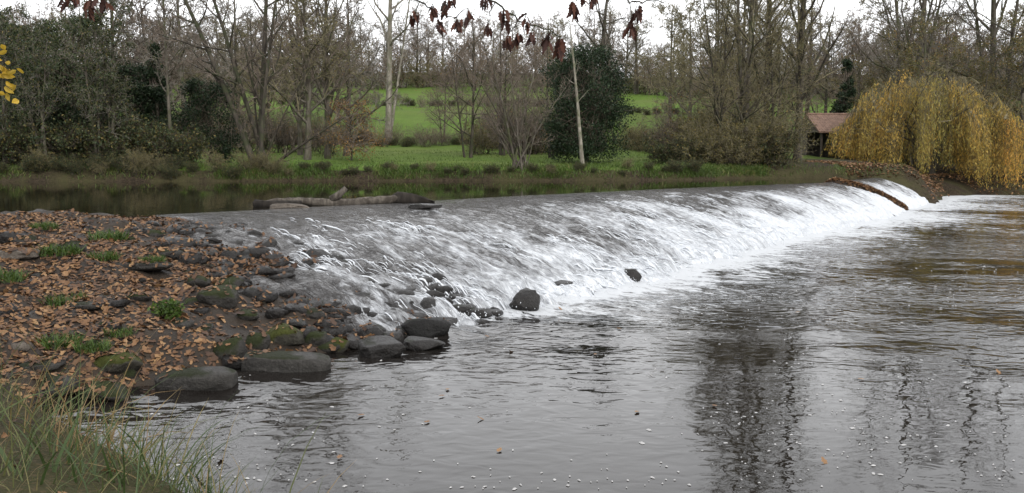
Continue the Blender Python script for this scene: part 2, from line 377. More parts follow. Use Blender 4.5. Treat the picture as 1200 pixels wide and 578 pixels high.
def spawn(rng, P, R, n, t0, t1, ang, ang_sd, lenf, K, wander, trop, rr=.55, rmin=.004, tip=.25, taper=.55):
    """children of every parent polyline; lenf = length as fraction of parent length"""
    N, Kp, _ = P.shape; idx = np.repeat(np.arange(N), n)
    t = t0 + (t1 - t0) * ((np.tile(np.arange(n), N) + rng.random(N * n)) / n)
    u = t * (Kp - 1); i = np.minimum(u.astype(int), Kp - 2); f = (u - i)[:, None]
    pos = P[idx, i] * (1 - f) + P[idx, i + 1] * f; tan = norm(P[idx, i + 1] - P[idx, i])
    rad = R[idx, i] * (1 - f[:, 0]) + R[idx, i + 1] * f[:, 0]
    plen = np.linalg.norm(np.diff(P, axis=1), axis=2).sum(1)[idx]
    az = np.tile(np.arange(n), N) * 2.39996 + np.repeat(rng.random(N) * 6.28, n) + rng.normal(0, .4, N * n)
    ref = np.where(np.abs(tan[:, 2:3]) > .9, np.array([1., 0, 0]), np.array([0, 0, 1.]))
    U = norm(np.cross(tan, ref)); W = np.cross(tan, U)
    a = np.radians(rng.normal(ang, ang_sd, N * n))[:, None]
    d = tan * np.cos(a) + np.sin(a) * (np.cos(az)[:, None] * U + np.sin(az)[:, None] * W)
    Ln = lenf * plen * (1 - taper * t) * rng.uniform(.6, 1.25, N * n)
    r0 = np.maximum(np.minimum(rad * rr, Ln * .03), rmin)
    return grow(rng, pos, d, Ln, r0, K, wander, trop, tip)
def leaves_on(rng, P, n, size, t0=.2, spread=.05, droop=0.0, flat=None):
    """rhombic bent leaves scattered along polylines"""
    N, K, _ = P.shape; M = int(N * n); idx = rng.integers(0, N, M); u = (t0 + (1 - t0) * rng.random(M)) * (K - 1)
    i = np.minimum(u.astype(int), K - 2); f = (u - i)[:, None]
    c = P[idx, i] * (1 - f) + P[idx, i + 1] * f + rng.normal(0, spread, (M, 3))
    return leaf_quads(rng, c, size, droop)
def leaf_quads(rng, c, size, droop=0.0, aspect=.5):
    M = len(c); a = norm(rng.normal(0, 1, (M, 3)) + np.array([0, 0, -droop])); b = norm(np.cross(a, rng.normal(0, 1, (M, 3)))); n = np.cross(a, b)
    sz = (size * rng.uniform(.6, 1.4, M))[:, None]
    v = np.stack([c, c + a * sz * .5 + b * sz * aspect * .5 + n * sz * .1, c + a * sz, c + a * sz * .5 - b * sz * aspect * .5 + n * sz * .1], 1)
    f = np.arange(M * 4).reshape(M, 4)
    return v.reshape(-1, 3), f, np.repeat(rng.random(M), 4)
def stems(rng, tops, base_r, K=9, wob=.12, basespread=.0):
    """trunk polylines from a base to each top (offsets), gently wobbling"""
    tops = np.asarray(tops, float); N = len(tops); t = np.linspace(0, 1, K)
    P = np.zeros((N, K, 3))
    for j in range(N):
        b = np.array([rng.normal(0, basespread), rng.normal(0, basespread), -.35]); mid = b * .5 + tops[j] * .5 + np.array([rng.normal(0, wob), rng.normal(0, wob), 0]) * np.linalg.norm(tops[j]) * .25
        mid[:2] = mid[:2] * .86
        P[j] = (1 - t)[:, None] ** 2 * b + 2 * (t * (1 - t))[:, None] * mid + t[:, None] ** 2 * tops[j]
        P[j, 1:-1] += rng.normal(0, wob * .12, (K - 2, 3)) * np.array([1, 1, .2])
    R = np.asarray(base_r)[:, None] * (1 - t * .78)[None]
    R[:, 0] *= 1.35
    return P, R

# ================================================================== LARGE STRUCTURE
def axis(*segs):
    out = []
    for a, b, st in segs: out.append(np.arange(a, b, st))
    return np.concatenate(out + [[segs[-1][1]]])
# ---- ground: one sheet out to the horizon
gx = axis((-1500, -300, 150), (-300, -80, 12), (-80, -34, 2.0), (-34, -14, .6), (-14, 8, .3), (8, 44, .5), (44, 100, 3), (100, 300, 14), (300, 1500, 150))
gy = axis((-300, -40, 40), (-40, 0, 3), (0, 14, .25), (14, 44, 1.5), (44, 69, .42), (69, 160, 1.5), (160, 420, 12), (420, 2200, 160))
X, Y = np.meshgrid(gx, gy)
far_z = h_far(X, Y)
s_, q_ = to_sq(X, Y)
Z = np.maximum(np.maximum(np.maximum(far_z, h_near(X, Y)), h_left(X, Y)), h_dry(X, Y) - .35 - .5 * (s_ < 50) * (s_ > -18))
db = (Y - bank_y(X)) * .93
lower_k = sstep(24.5, 28, X)
earth = np.where(db > -3, (1 - sstep(.3, 1.1, db)) * (1 - lower_k) + lower_k * (1 - sstep(6, 12, db)), 0)
wood = sstep(-17, -24, X + 3 * fbm(X * .1, Y * .1, seed=31)) * sstep(70, 56, Y)      # leaf litter below the dense left-hand thicket
earth = np.maximum(earth, np.where(db > -3, wood * .85, 0))
east = sstep(9, 13, X) * sstep(30, 5, db)
earth = np.maximum(earth, np.where(db > 0, east * .75, 0))
earth = np.where(db <= -3, .75, earth)
ground = obj('ground', fmesh('ground', [(np.stack([X, Y, Z], -1), grid_faces(*X.shape), 0, None)], ['ground'], True, {'earth': earth.ravel()}))
tag(ground, kind='structure')

# ---- the weir: a sloping stone apron; its left end lies dry under fallen leaves
ss = axis((-19, 2, .10), (2, 40.6, .2)); tt = np.linspace(-.22, 1.12, 100)
S, T = np.meshgrid(ss, tt); Q = crest(S) + T * width(S); WX, WY = to_xy(S, Q)
def pier_s(t): return 26.4 + 3.6 * t
def pier_k(s, t): return np.exp(-((s - pier_s(t)) / .55) ** 4) * sstep(1.1, .98, t) * sstep(-.06, .04, t)
WZ = h_dry(WX, WY) + .26 * pier_k(S, T) + sstep(38.6, 39.6, S + .4 * fbm(T * 6, S, seed=8)) * .35 * sstep(1.08, .9, T)
def weir_top(x, y):
    s, q = to_sq(x, y); t = (q - crest(s)) / width(s)
    return h_dry(x, y) + .26 * pier_k(s, t)
def weir_z_end(x, y):
    s, q = to_sq(x, y); t = (q - crest(s)) / width(s)
    return np.where((s < 46) & (t > -.2) & (t < 1.1), h_dry(x, y) + sstep(38.6, 39.6, s) * .35 * sstep(1.08, .9, t), -1)
weir = obj('weir', fmesh('weir', [(np.stack([WX, WY, WZ], -1), grid_faces(*S.shape), 0, None)], ['bed'], True))
tag(weir, kind='structure')

# ---- water
def cascade_z(s, q, t):
    z = ramp_z(s, q) + .03 * sstep(-.06, .06, t)
    z += .055 * fbm(s * .9, q * .45, seed=40, octaves=3) * sstep(.0, .15, t)
    z += .05 * sstep(.05, .4, t) * (1 - np.abs(fbm(s * 2.6 + .4 * fbm(s, q, seed=2), q * .9, seed=41, octaves=4))) * sstep(1.15, .9, t)
    z += .06 * sstep(.2, .8, t) * fbm(s * 3.4, q * 1.8, seed=42, octaves=4)
    z += .12 * sstep(.75, 1.0, t) * fbm(s * 2.2, q * 2.2, seed=43, octaves=4)
    return z
cs = axis((-10.5, 6, .07), (6, 16, .11), (16, 39.6, .2)); ct = np.concatenate([np.linspace(-.06, -.008, 8), np.linspace(0, 1.1, 150)])
S, T = np.meshgrid(cs, ct); Q = crest(S) + T * width(S); CX_, CY_ = to_xy(S, Q)
CZ = cascade_z(S, Q, T) + .006 * fbm(S * 4, Q * 4, seed=45, octaves=2) * sstep(-.5, -.1, T)
CZ = np.where(T > 1.0, CZ - (T - 1.0) * 2.2, CZ)
CZ = np.where(T < -.05, UP + .002, CZ)
CZ -= dry(CX_ * 0 + S, Q) * .34 + .3 * pier_k(S, T)
dens = np.interp(T, [-.3, 0, .12, .3, .5, .75, .95, 1.1], [-.26, -.22, -.14, .05, .25, .50, .84, 1.0])
dens += np.interp(S, [-9, -7, -4.5, -1, 3, 10, 18, 27], [-.42, -.28, -.12, -.02, .06, .17, .32, .42]) * sstep(0, .35, T)
dens += .28 * fbm(S * .7, Q * .5, seed=46, octaves=3) * sstep(.05, .3, T)
dens += np.where(S > pier_s(T), -.08, 0)
casc = obj('cascade_water', fmesh('cascade_water', [(np.stack([CX_, CY_, CZ], -1), grid_faces(*S.shape), 0, None)], ['cascade'], True,
           {'dens': dens.ravel(), 'flow': np.stack([S, Q, S * 0], -1).reshape(-1, 3)}))
tag(casc, kind='structure')
us = axis((-90, -14, 4), (-14, 46, 1.0)); uq = axis((-130, -14, 4), (-14, -3, .6), (-3, -.3, .3))
S, Q = np.meshgrid(us, uq); Q2 = Q + np.where(Q > -14, crest(S), crest(S))
ux, uy = to_xy(S, Q2)
uchop = np.interp(Q, [-12, -5, -2, 0], [.25, .35, .6, 1.2]) * np.interp(S, [-6, 2], [3.0, 1.0])
upper = obj('upper_pool', fmesh('upper_pool', [(np.stack([ux, uy, np.full_like(ux, UP - .004)], -1), grid_faces(*S.shape), 0, None)], ['upper'], True, {'chop': uchop.ravel()}))
tag(upper, kind='structure')
lx = axis((-60, -8, 4), (-8, 30, .32), (30, 60, 1), (60, 300, 12)); ly = axis((-150, 2, 8), (2, 8, .5), (8, 30, .26), (30, 60, .5), (60, 96, 2))
X, Y = np.meshgrid(lx, ly); s_, q_ = to_sq(X, Y); qd = q_ - crest(s_) - width(s_)
calm = sstep(9.0, 18, Y + .75 * np.maximum(X, 0) + 2.5 * fbm(X * .2, Y * .2, seed=50))
near_w = np.exp(-np.clip(qd, 0, 99) / 3.5)
patch = np.clip(.75 + 1.1 * fbm(X * .16 + .05 * Y, Y * .28, seed=57, octaves=3), .12, 1.7)
chop = np.clip(.02 + .8 * calm * patch + .6 * near_w, 0, 1.4)
def lower_z(X, Y):
    s_, q_ = to_sq(X, Y); qd = q_ - crest(s_) - width(s_)
    calm = sstep(9.0, 18, Y + .75 * np.maximum(X, 0) + 2.5 * fbm(X * .2, Y * .2, seed=50))
    z = .03 * calm * fbm(X * .55 + .2 * Y, Y * .8, seed=51, octaves=3) + .08 * np.exp(-np.clip(qd, 0, 99) / 1.0) * fbm(X * 2.0, Y * 2.0, seed=52, octaves=3)
    return z * sstep(70, 45, Y)
LZ = lower_z(X, Y)
Lf = np.interp(s_, [-8, -6, -4, 0, 6, 12, 20, 30, 40], [.6, 1.6, 3.2, 3.4, 3.0, 3.6, 6.0, 8.0, 9.0]) * (1 + .45 * fbm(s_ * .5, q_ * .2, seed=53, octaves=3))
foam = np.exp(-np.clip(qd + .1, 0, 99) / np.maximum(Lf, .1)) * np.interp(s_, [-9.5, -7, -5, -2], [.0, .45, .8, 1.0]) * np.interp(s_, [26, 29.5, 30.5, 32, 42], [1, .9, .55, 1.0, .9])
foam = np.where(qd > .5, foam * .86, foam)
foam = np.maximum(foam, .30 * np.exp(-((Y - 18.3 + .12 * X) / 1.6) ** 2) * sstep(4, 9, X) * (.7 + .6 * fbm(X * .4, Y * .4, seed=54)))
foam = np.maximum(foam, .10 * sstep(14, 4, qd) * sstep(-6, 2, s_))
lower = obj('lower_pool', fmesh('lower_pool', [(np.stack([X, Y, LZ], -1), grid_faces(*X.shape), 0, None)], ['pool'], True, {'chop': chop.ravel(), 'foam': foam.ravel()}))
tag(lower, kind='structure')

# ================================================================== TREES
def tree_meshes(name, seed, tops, base_r, levels, bark='bark_grey', twig='twig_brown', leaf=None, wob=.12, basespread=0.0, sides=7, trunk_levels=1, K=10):
    rng = np.random.default_rng(seed)
    P, R = stems(rng, tops, base_r, K, wob, basespread)
    tr = [(*tube(P, R, sides), 0, None)]; cr = []
    for li, lv in enumerate(levels):
        lv = dict(lv); src = lv.pop('src', None)
        P, R = spawn(rng, P, R, **lv)
        sd = 5 if li < 1 else (4 if li < 2 else 3)
        (tr if li < trunk_levels else cr).append((*tube(P, R, sd), 0, None))
    if leaf:
        for lm, n, size, spread, droop in leaf['sets']:
            v, f, t = leaves_on(rng, P, n, size, .1, spread, droop)
            cr.append((v, f, 1 + leaf['mats'].index(lm), t))
    t_me = fmesh(name + '_trunk', tr, [bark])
    c_me = fmesh(name + '_crown', cr, [twig] + (leaf['mats'] if leaf else []))
    return t_me, c_me
def put_tree(kind, meshes, loc, label, cat='tree', group=None, rz=0.0, sc=1.0):
    r = empty(kind, loc, rz); r.scale = (sc, sc, sc)
    part('trunk', meshes[0], r); part('crown', meshes[1], r)
    return tag(r, label, cat, group)
def LV(n, t0, t1, ang, lenf, K, wander=.1, trop=.05, rr=.55, sd=10, rmin=.006, taper=.55, tip=.25):
    return dict(n=n, t0=t0, t1=t1, ang=ang, ang_sd=sd, lenf=lenf, K=K, wander=wander, trop=trop, rr=rr, rmin=rmin, taper=taper, tip=tip)
BARE = lambda a=14, b=8, c=7, d=6: [LV(a, .18, .98, 52, .46, 7, .12, .05), LV(b, .15, 1, 48, .52, 5, .14, .03), LV(c, .1, 1, 46, .55, 4, .15, .02, rmin=.013), LV(d, .1, 1, 44, .6, 3, .16, .02, rmin=.010)]
UPSWEPT = lambda a=22, b=8, c=6, d=5: [LV(a, .12, .98, 40, .34, 7, .08, .12), LV(b, .1, 1, 40, .48, 5, .1, .08), LV(c, .1, 1, 40, .55, 4, .12, .05, rmin=.012), LV(d, .1, 1, 40, .6, 3, .13, .04, rmin=.009)]
def pxm(Y): return Y / F_PX          # metres per photo pixel at depth Y

# -- alder clump on the far bank, two stems leaning left, a low limb arching right
b = at(308, 47.6)
m = tree_meshes('alder', 101, [(-7.4, .7, 15.5), (-4.2, .5, 16), (.9, .2, 16.5), (2.2, -.2, 14.5), (4.6, -.8, 2.6), (-1.6, -.3, 4.5), (2.6, .4, 5.5), (-.6, .5, 8)], [.17, .14, .17, .12, .11, .06, .07, .08],
    [LV(16, .2, .98, 50, .23, 7, .12, .07), LV(7, .15, 1, 46, .45, 5, .13, .04), LV(6, .1, 1, 42, .5, 4, .14, .02, rmin=.009), LV(1, .1, 1, 38, .6, 3, .15, .0, rmin=.012)], 'bark_dark', 'twig_brown', wob=.10, basespread=.22,
    leaf=dict(mats=['leaf_olive'], sets=[('leaf_olive', .35, .06, .03, .3)]))
put_tree('alder_tree', m, b, 'bare many-stemmed alder at the water edge with two stems leaning left')

# -- the tree on the near bank, left of the picture, whose leaves cover the dry slope and which shades it
m = tree_meshes('bank_oak', 105, [(.8, .6, 14), (-2.5, 0, 12)], [.34, .2], [LV(12, .5, .98, 62, .46, 7, .16, .03), LV(8, .15, 1, 50, .5, 5, .16, .02), LV(6, .1, 1, 46, .55, 4, .16, .0, rmin=.008), LV(4, .1, 1, 44, .55, 3, .16, .0, rmin=.005)], 'bark_grey', 'twig_grey', wob=.1, basespread=.1,
    leaf=dict(mats=['leaf_rust'], sets=[('leaf_rust', 2.2, .13, .1, .3)]))
put_tree('near_bank_oak', m, Vector((-11.6, 12.5, float(H(-11.6, 12.5)))), 'spreading oak on the near bank just outside the left picture edge')

# -- slender pale-trunked trees
SL = [LV(16, .30, .98, 50, .22, 6, .12, .08), LV(7, .15, 1, 46, .45, 5, .13, .03), LV(6, .1, 1, 42, .5, 4, .14, .0, rmin=.012), LV(4, .1, 1, 40, .55, 3, .15, .0, rmin=.009)]
m_sl = tree_meshes('slender', 111, [(-.2, .1, 13)], [.11], SL, 'bark_grey', 'twig_grey', wob=.05, leaf=dict(mats=['leaf_olive'], sets=[('leaf_olive', .25, .07, .04, .3)]))
put_tree('slender_tree', m_sl, at(201, 49), 'single slender straight grey trunk left of the leaning alder stems')
GR = dict(mats=['leaf_green', 'leaf_olive'], sets=[('leaf_green', 2.2, .10, .08, .2), ('leaf_olive', .7, .08, .08, .2)])
m_g = [tree_meshes('thicket%d' % k, 120 + k, tp, br, SL2, 'bark_grey', 'twig_grey', wob=.14, basespread=.15, leaf=GR) for k, (tp, br, SL2) in enumerate([
    ([(-1.3, -.1, 6.5), (-.5, .2, 8.0), (.5, 0, 7)], [.11, .10, .08], [LV(13, .3, .98, 55, .30, 6, .14, .06), LV(6, .15, 1, 48, .45, 5, .15, .02), LV(6, .1, 1, 44, .55, 4, .15, .0, rmin=.012), LV(2, .1, 1, 40, .6, 3, .15, .0, rmin=.011)]),
    ([(-.6, -.2, 8.5), (.1, .1, 7.5)], [.10, .08], [LV(16, .25, .98, 55, .30, 6, .14, .05), LV(6, .15, 1, 48, .45, 5, .15, .02), LV(6, .1, 1, 44, .55, 4, .15, .0, rmin=.012), LV(2, .1, 1, 40, .6, 3, .15, .0, rmin=.011)])])]
for px, Y, k, rz, sc, lab in [(52, 47.0, 0, 0, 1.0, 'small tree with paired pale stems leaning left at the far left bank'),
                              (116, 47.4, 1, 0, 1.0, 'slim leafy tree with two grey stems at the left bank, before the dark evergreens'),
                              (128, 47.9, 1, 2.4, 1.1, 'slim leafy tree just right of the twin grey stems on the left bank'),
                              (8, 48.2, 0, 2.0, 1.15, 'leafy small tree cut by the left picture edge on the far bank')]:
    put_tree('bank_tree', m_g[k], at(px, Y), lab, rz=rz, sc=sc, group='leafy small trees on the left bank')

# -- evergreen masses
def evergreen(name, seed, h, r, leafmat, n_leaf, size, shape='round', lobes=26, twig='twig_brown'):
    rng = np.random.default_rng(seed)
    P, R = stems(rng, [(rng.normal(0, .1), rng.normal(0, .1), h * .95)], [max(.06, h * .02)], 9, .08)
    tr = [(*tube(P, R, 6), 0, None)]
    # limbs out to clumps that fill the crown volume
    k = rng.random(lobes); zc = h * (.10 + .86 * k)
    rad = r * (np.sqrt(np.clip(1 - ((zc / h - .42) / .60) ** 2, 0.03, 1)) if shape == 'round' else (1.02 - zc / h))
    az = np.arange(lobes) * 2.4 + rng.normal(0, .3, lobes); rr = rad * rng.uniform(.45, .92, lobes)
    c = np.stack([np.cos(az) * rr, np.sin(az) * rr, zc], 1)
    st = np.stack([np.zeros(lobes), np.zeros(lobes), np.maximum(zc * .75, .2)], 1); t = np.linspace(0, 1, 5)[None, :, None]
    LP = st[:, None] * (1 - t) + c[:, None] * t; LP[:, :, 2] += .12 * r * np.sin(t[:, :, 0] * 3.14)
    tr.append((*tube(LP, np.linspace(h * .008, .012, 5)[None].repeat(lobes, 0), 4), 0, None))
    per = n_leaf // lobes; cr = []
    d = norm(rng.normal(0, 1, (lobes, per, 3))); rl = (rad * .34 + .25)[:, None, None] * rng.random((lobes, per, 1)) ** .45
    d = d * rl * np.array([1, 1, .8]) * (1 + .35 * fbm(d[..., 0] * 2 + np.arange(lobes)[:, None], d[..., 1] * 2, d[..., 2] * 2, seed=seed)[..., None])
    pts = (c[:, None] + d).reshape(-1, 3); pts[:, 2] = np.maximum(pts[:, 2], .02)
    v, f, ti = leaf_quads(rng, pts, size, .5, .55)
    # twigs inside the clumps
    tw = rng.integers(0, len(pts), lobes * 26); a = np.repeat(c, 26, 0)[:len(tw)]; TP = np.stack([a, a * .4 + pts[tw] * .6 + rng.normal(0, .05, a.shape), pts[tw] * 1.02], 1)
    keep = np.linalg.norm(TP[:, 2] - TP[:, 0], axis=1) < r * 1.1
    vt, ft = tube(TP[keep], np.tile([.015, .01, .005], (keep.sum(), 1)), 3)
    cr = [(vt, ft, 0, None), (v, f, 1, ti)]
    return fmesh(name + '_trunk', tr, ['bark_dark']), fmesh(name + '_crown', cr, [twig, leafmat])
m_h = evergreen('holly', 201, 7.2, 2.9, 'leaf_holly', 38000, .13, 'round', 60)
put_tree('holly_tree', m_h, at(687, 56), 'large dense dark green holly behind the pale leaning trunk')
m_e1 = evergreen('thicket_evergreen', 202, 8.0, 2.6, 'leaf_green', 17000, .15, 'round', 34)
m_e2 = evergreen('dark_evergreen', 203, 6.0, 2.4, 'leaf_holly', 16000, .14, 'round', 30)
for px, Y, me, rz, sc, lab in [(20, 53, m_e1, 0, 1.05, 'tall dull green evergreen at the far left edge of the thicket'),
                               (92, 54, m_e1, 2.0, 1.1, 'tall dull green evergreen behind the twin grey stems'),
                               (150, 52, m_e2, 1.0, .95, 'dark evergreen with low skirts beside the pointed conifer'),
                               (55, 50.5, m_e2, 3.0, .72, 'low dark evergreen bush behind the paired pale stems'),
                               (246, 53, m_e2, 4.0, .83, 'dark evergreen bush between the slender trunk and the leaning alder'),
                               (118, 50.3, m_e2, 5.2, .6, 'low dark evergreen bush under the slim leafy trees')]:
    put_tree('evergreen_tree', me, at(px, Y), lab, rz=rz, sc=sc, group='evergreens of the left thicket')
m_c = evergreen('conifer', 204, 6.9, 1.25, 'leaf_holly', 14000, .12, 'cone', 34)
put_tree('conifer', m_c, at(186, 51.5), 'dark pointed conifer in the left thicket')
m_c2 = evergreen('conifer_far', 205, 9.0, 1.9, 'leaf_holly', 9000, .18, 'cone', 30)
put_tree('conifer', m_c2, at(988, 78), 'dark distant conifer above the tiled shed roof')

# -- twiggy trees in the middle
m_al = tree_meshes('upswept', 131, [(.3, 0, 18)], [.2], UPSWEPT(28, 8, 6, 3), 'bark_grey', 'twig_brown', wob=.04, leaf=dict(mats=['leaf_rust'], sets=[('leaf_rust', .10, .08, .05, .3)]))
put_tree('upswept_tree', m_al, at(384, 60), 'tall twiggy brown tree with upswept branches on the meadow edge')
put_tree('upswept_tree', m_al, at(352, 66), 'slimmer twiggy brown tree between the alder clump and the upswept tree', rz=2, sc=.9)
m_be = evergreen('beech', 133, 3.9, 2.0, 'leaf_rust', 2600, .11, 'round', 30, 'twig_brown')
put_tree('beech_sapling', m_be, at(412, 58.5), 'low bushy tree with sparse orange brown leaves beside the upswept tree')
m_ash = tree_meshes('ash', 141, [(.6, 0, 22), (2.8, .3, 18)], [.36, .16], [LV(13, .38, .98, 52, .30, 8, .16, .10), LV(8, .2, 1, 48, .45, 6, .16, .06), LV(7, .1, 1, 44, .5, 4, .16, .03, rmin=.014), LV(4, .1, 1, 40, .55, 3, .16, .02, rmin=.010)], 'bark_pale', 'twig_grey', wob=.06, basespread=.05)
put_tree('ash_tree', m_ash, at(456, 86), 'tall pale-trunked ash standing alone at the back of the meadow')
m_sh = tree_meshes('shrub', 151, [(RNG.uniform(-3.1, 3.1), RNG.uniform(-1.2, 1.2), RNG.uniform(2.8, 6.4)) for k in range(17)], np.linspace(.085, .035, 17),
    [LV(8, .25, .98, 36, .34, 6, .12, .08), LV(6, .15, 1, 38, .5, 5, .13, .05), LV(4, .1, 1, 38, .55, 4, .14, .03, rmin=.009), LV(1, .1, 1, 38, .55, 3, .14, .03, rmin=.008)], 'bark_grey', 'twig_brown', wob=.12, basespread=.25)
put_tree('bare_shrub', m_sh, at(612, 47.6), 'bare fan-shaped many-stemmed shrub on the bank left of the pale trunk', 'shrub')
m_br = tree_meshes('brown_tree', 161, [(.4, 0, 9.5), (-1.2, .3, 8)], [.12, .08], BARE(15, 8, 6, 3), 'bark_dark', 'twig_brown', wob=.1, basespread=.1, leaf=dict(mats=['leaf_rust'], sets=[('leaf_rust', .12, .08, .05, .3)]))
for px, Y, rz, sc, lab in [(548, 62, 0, 1.0, 'reddish brown twiggy tree left of the fan-shaped shrub'), (590, 66, 2, 1.1, 'reddish brown twiggy tree rising behind the fan-shaped shrub'), (645, 64, 4, .9, 'reddish brown twiggy tree just left of the holly'), (520, 88, 1, .8, 'small twiggy tree at the hedge end right of the ash')]:
    put_tree('brown_tree', m_br, at(px, Y), lab, rz=rz, sc=sc, group='brown twiggy trees in the middle')
# dead leaning trunk
b = at(683, 48.6)
m = tree_meshes('dead', 171, [(-.75, 0, 7.6)], [.125], [LV(7, .45, .98, 40, .16, 5, .1, .08), LV(3, .3, 1, 40, .45, 4, .12, .04)], 'bark_pale', 'bark_pale', wob=.04)
put_tree('dead_trunk', m, b, 'pale bare leaning trunk with stubby branches before the dark holly')
m_ok = tree_meshes('oak', 181, [(.8, 0, 15)], [.34], [LV(14, .35, .98, 58, .42, 8, .24, .06), LV(8, .15, 1, 50, .45, 6, .22, .05), LV(7, .1, 1, 44, .5, 4, .18, .03, rmin=.013), LV(4, .1, 1, 40, .5, 3, .16, .02, rmin=.009)], 'bark_dark', 'twig_grey', wob=.14)
put_tree('oak_tree', m_ok, at(702, 76), 'gnarled bare oak rising behind the dark holly')

# -- tall olive group on the right of the far bank
OL = dict(mats=['leaf_olive'], sets=[('leaf_olive', 1.1, .085, .07, .3)])
m_p1 = tree_meshes('poplar1', 191, [(.6, 0, 23), (-.9, .3, 20.5), (2.0, -.2, 19)], [.19, .14, .11], [LV(22, .10, .98, 40, .26, 7, .11, .10), LV(9, .15, 1, 42, .45, 5, .12, .05), LV(5, .1, 1, 40, .55, 4, .13, .0, rmin=.010), LV(2, .1, 1, 40, .6, 3, .13, -.02, rmin=.012)], 'bark_grey', 'twig_olive', wob=.06, basespread=.25, leaf=OL)
m_p2 = tree_meshes('poplar2', 192, [(.1, 0, 26)], [.25], [LV(44, .09, .98, 44, .19, 7, .11, .10), LV(9, .15, 1, 42, .45, 5, .12, .05), LV(6, .1, 1, 40, .5, 4, .13, .0, rmin=.009), LV(2, .1, 1, 40, .6, 3, .13, -.02, rmin=.011)], 'bark_dark', 'twig_olive', wob=.03, leaf=OL)
m_p3 = tree_meshes('poplar3', 193, [(-1.6, -.3, 11), (.4, 0, 13)], [.10, .12], [LV(20, .12, .98, 55, .40, 7, .12, .05), LV(9, .15, 1, 45, .45, 5, .13, .0), LV(6, .1, 1, 42, .5, 4, .14, -.03, rmin=.009), LV(2, .1, 1, 40, .6, 3, .14, -.04, rmin=.012)], 'bark_dark', 'twig_olive', wob=.1, basespread=.2, leaf=OL)
for me, px, Y, rz, sc, lab in [(m_p1, 866, 55, 0, 1.0, 'tall three-stemmed olive twigged tree at the centre of the right-hand group'),
                               (m_p2, 934, 58.5, 0, 1.0, 'tallest straight dark trunk of the right-hand group, above the shed'),
                               (m_p3, 846, 54.5, 0, 1.0, 'spreading olive twigged tree reaching left over the bank'),
                               (m_p2, 896, 60, 2.2, .93, 'straight olive twigged tree between the three-stemmed tree and the tallest trunk'),
                               (m_p3, 902, 56, 2.6, .8, 'small spreading olive tree leaning toward the shed'),
                               (m_p1, 838, 66, 1.5, .75, 'thin olive twigged tree at the left rear of the right-hand group')]:
    put_tree('olive_tree', me, at(px, Y), lab, rz=rz, sc=sc, group='tall olive twigged trees on the right bank')
# -- trees behind the willow
LY = dict(mats=['leaf_olive', 'leaf_rust'], sets=[('leaf_olive', 1.3, .14, .12, .3), ('leaf_rust', .2, .12, .1, .3)])
m_w1 = tree_meshes('lime', 196, [(1.2, 0, 27), (-3.0, .4, 24), (4.2, .2, 23)], [.36, .22, .2], BARE(13, 8, 6, 3), 'bark_grey', 'twig_grey', wob=.1, basespread=.3, trunk_levels=2)
m_w2 = tree_meshes('lime2', 197, [(.4, 0, 9.8), (-1.5, .2, 8)], [.2, .12], BARE(14, 8, 5, 3), 'bark_grey', 'twig_olive', wob=.1, basespread=.2, leaf=LY)
for me, px, Y, rz, sc, lab in [(m_w1, 1062, 82, 0, 1.0, 'huge bare grey tree towering behind the middle of the willow'),
                               (m_w1, 1166, 80, 2.1, 1.0, 'huge bare grey tree towering behind the right end of the willow'),
                               (m_w2, 1072, 74, 0, 1.12, 'olive yellow leafed tree peeping over the top of the willow'),
                               (m_w2, 1135, 76, 2.2, 1.0, 'thinly leafed olive tree over the right half of the willow'),
                               (m_w2, 1196, 74, 4.2, 1.2, 'thinly leafed olive tree cut by the right picture edge'),
                               (m_w2, 1008, 84, 3.0, .9, 'thin olive tree between the distant conifer and the willow')]:
    put_tree('broad_tree', me, at(px, Y), lab, rz=rz, sc=sc, group='trees behind the willow')

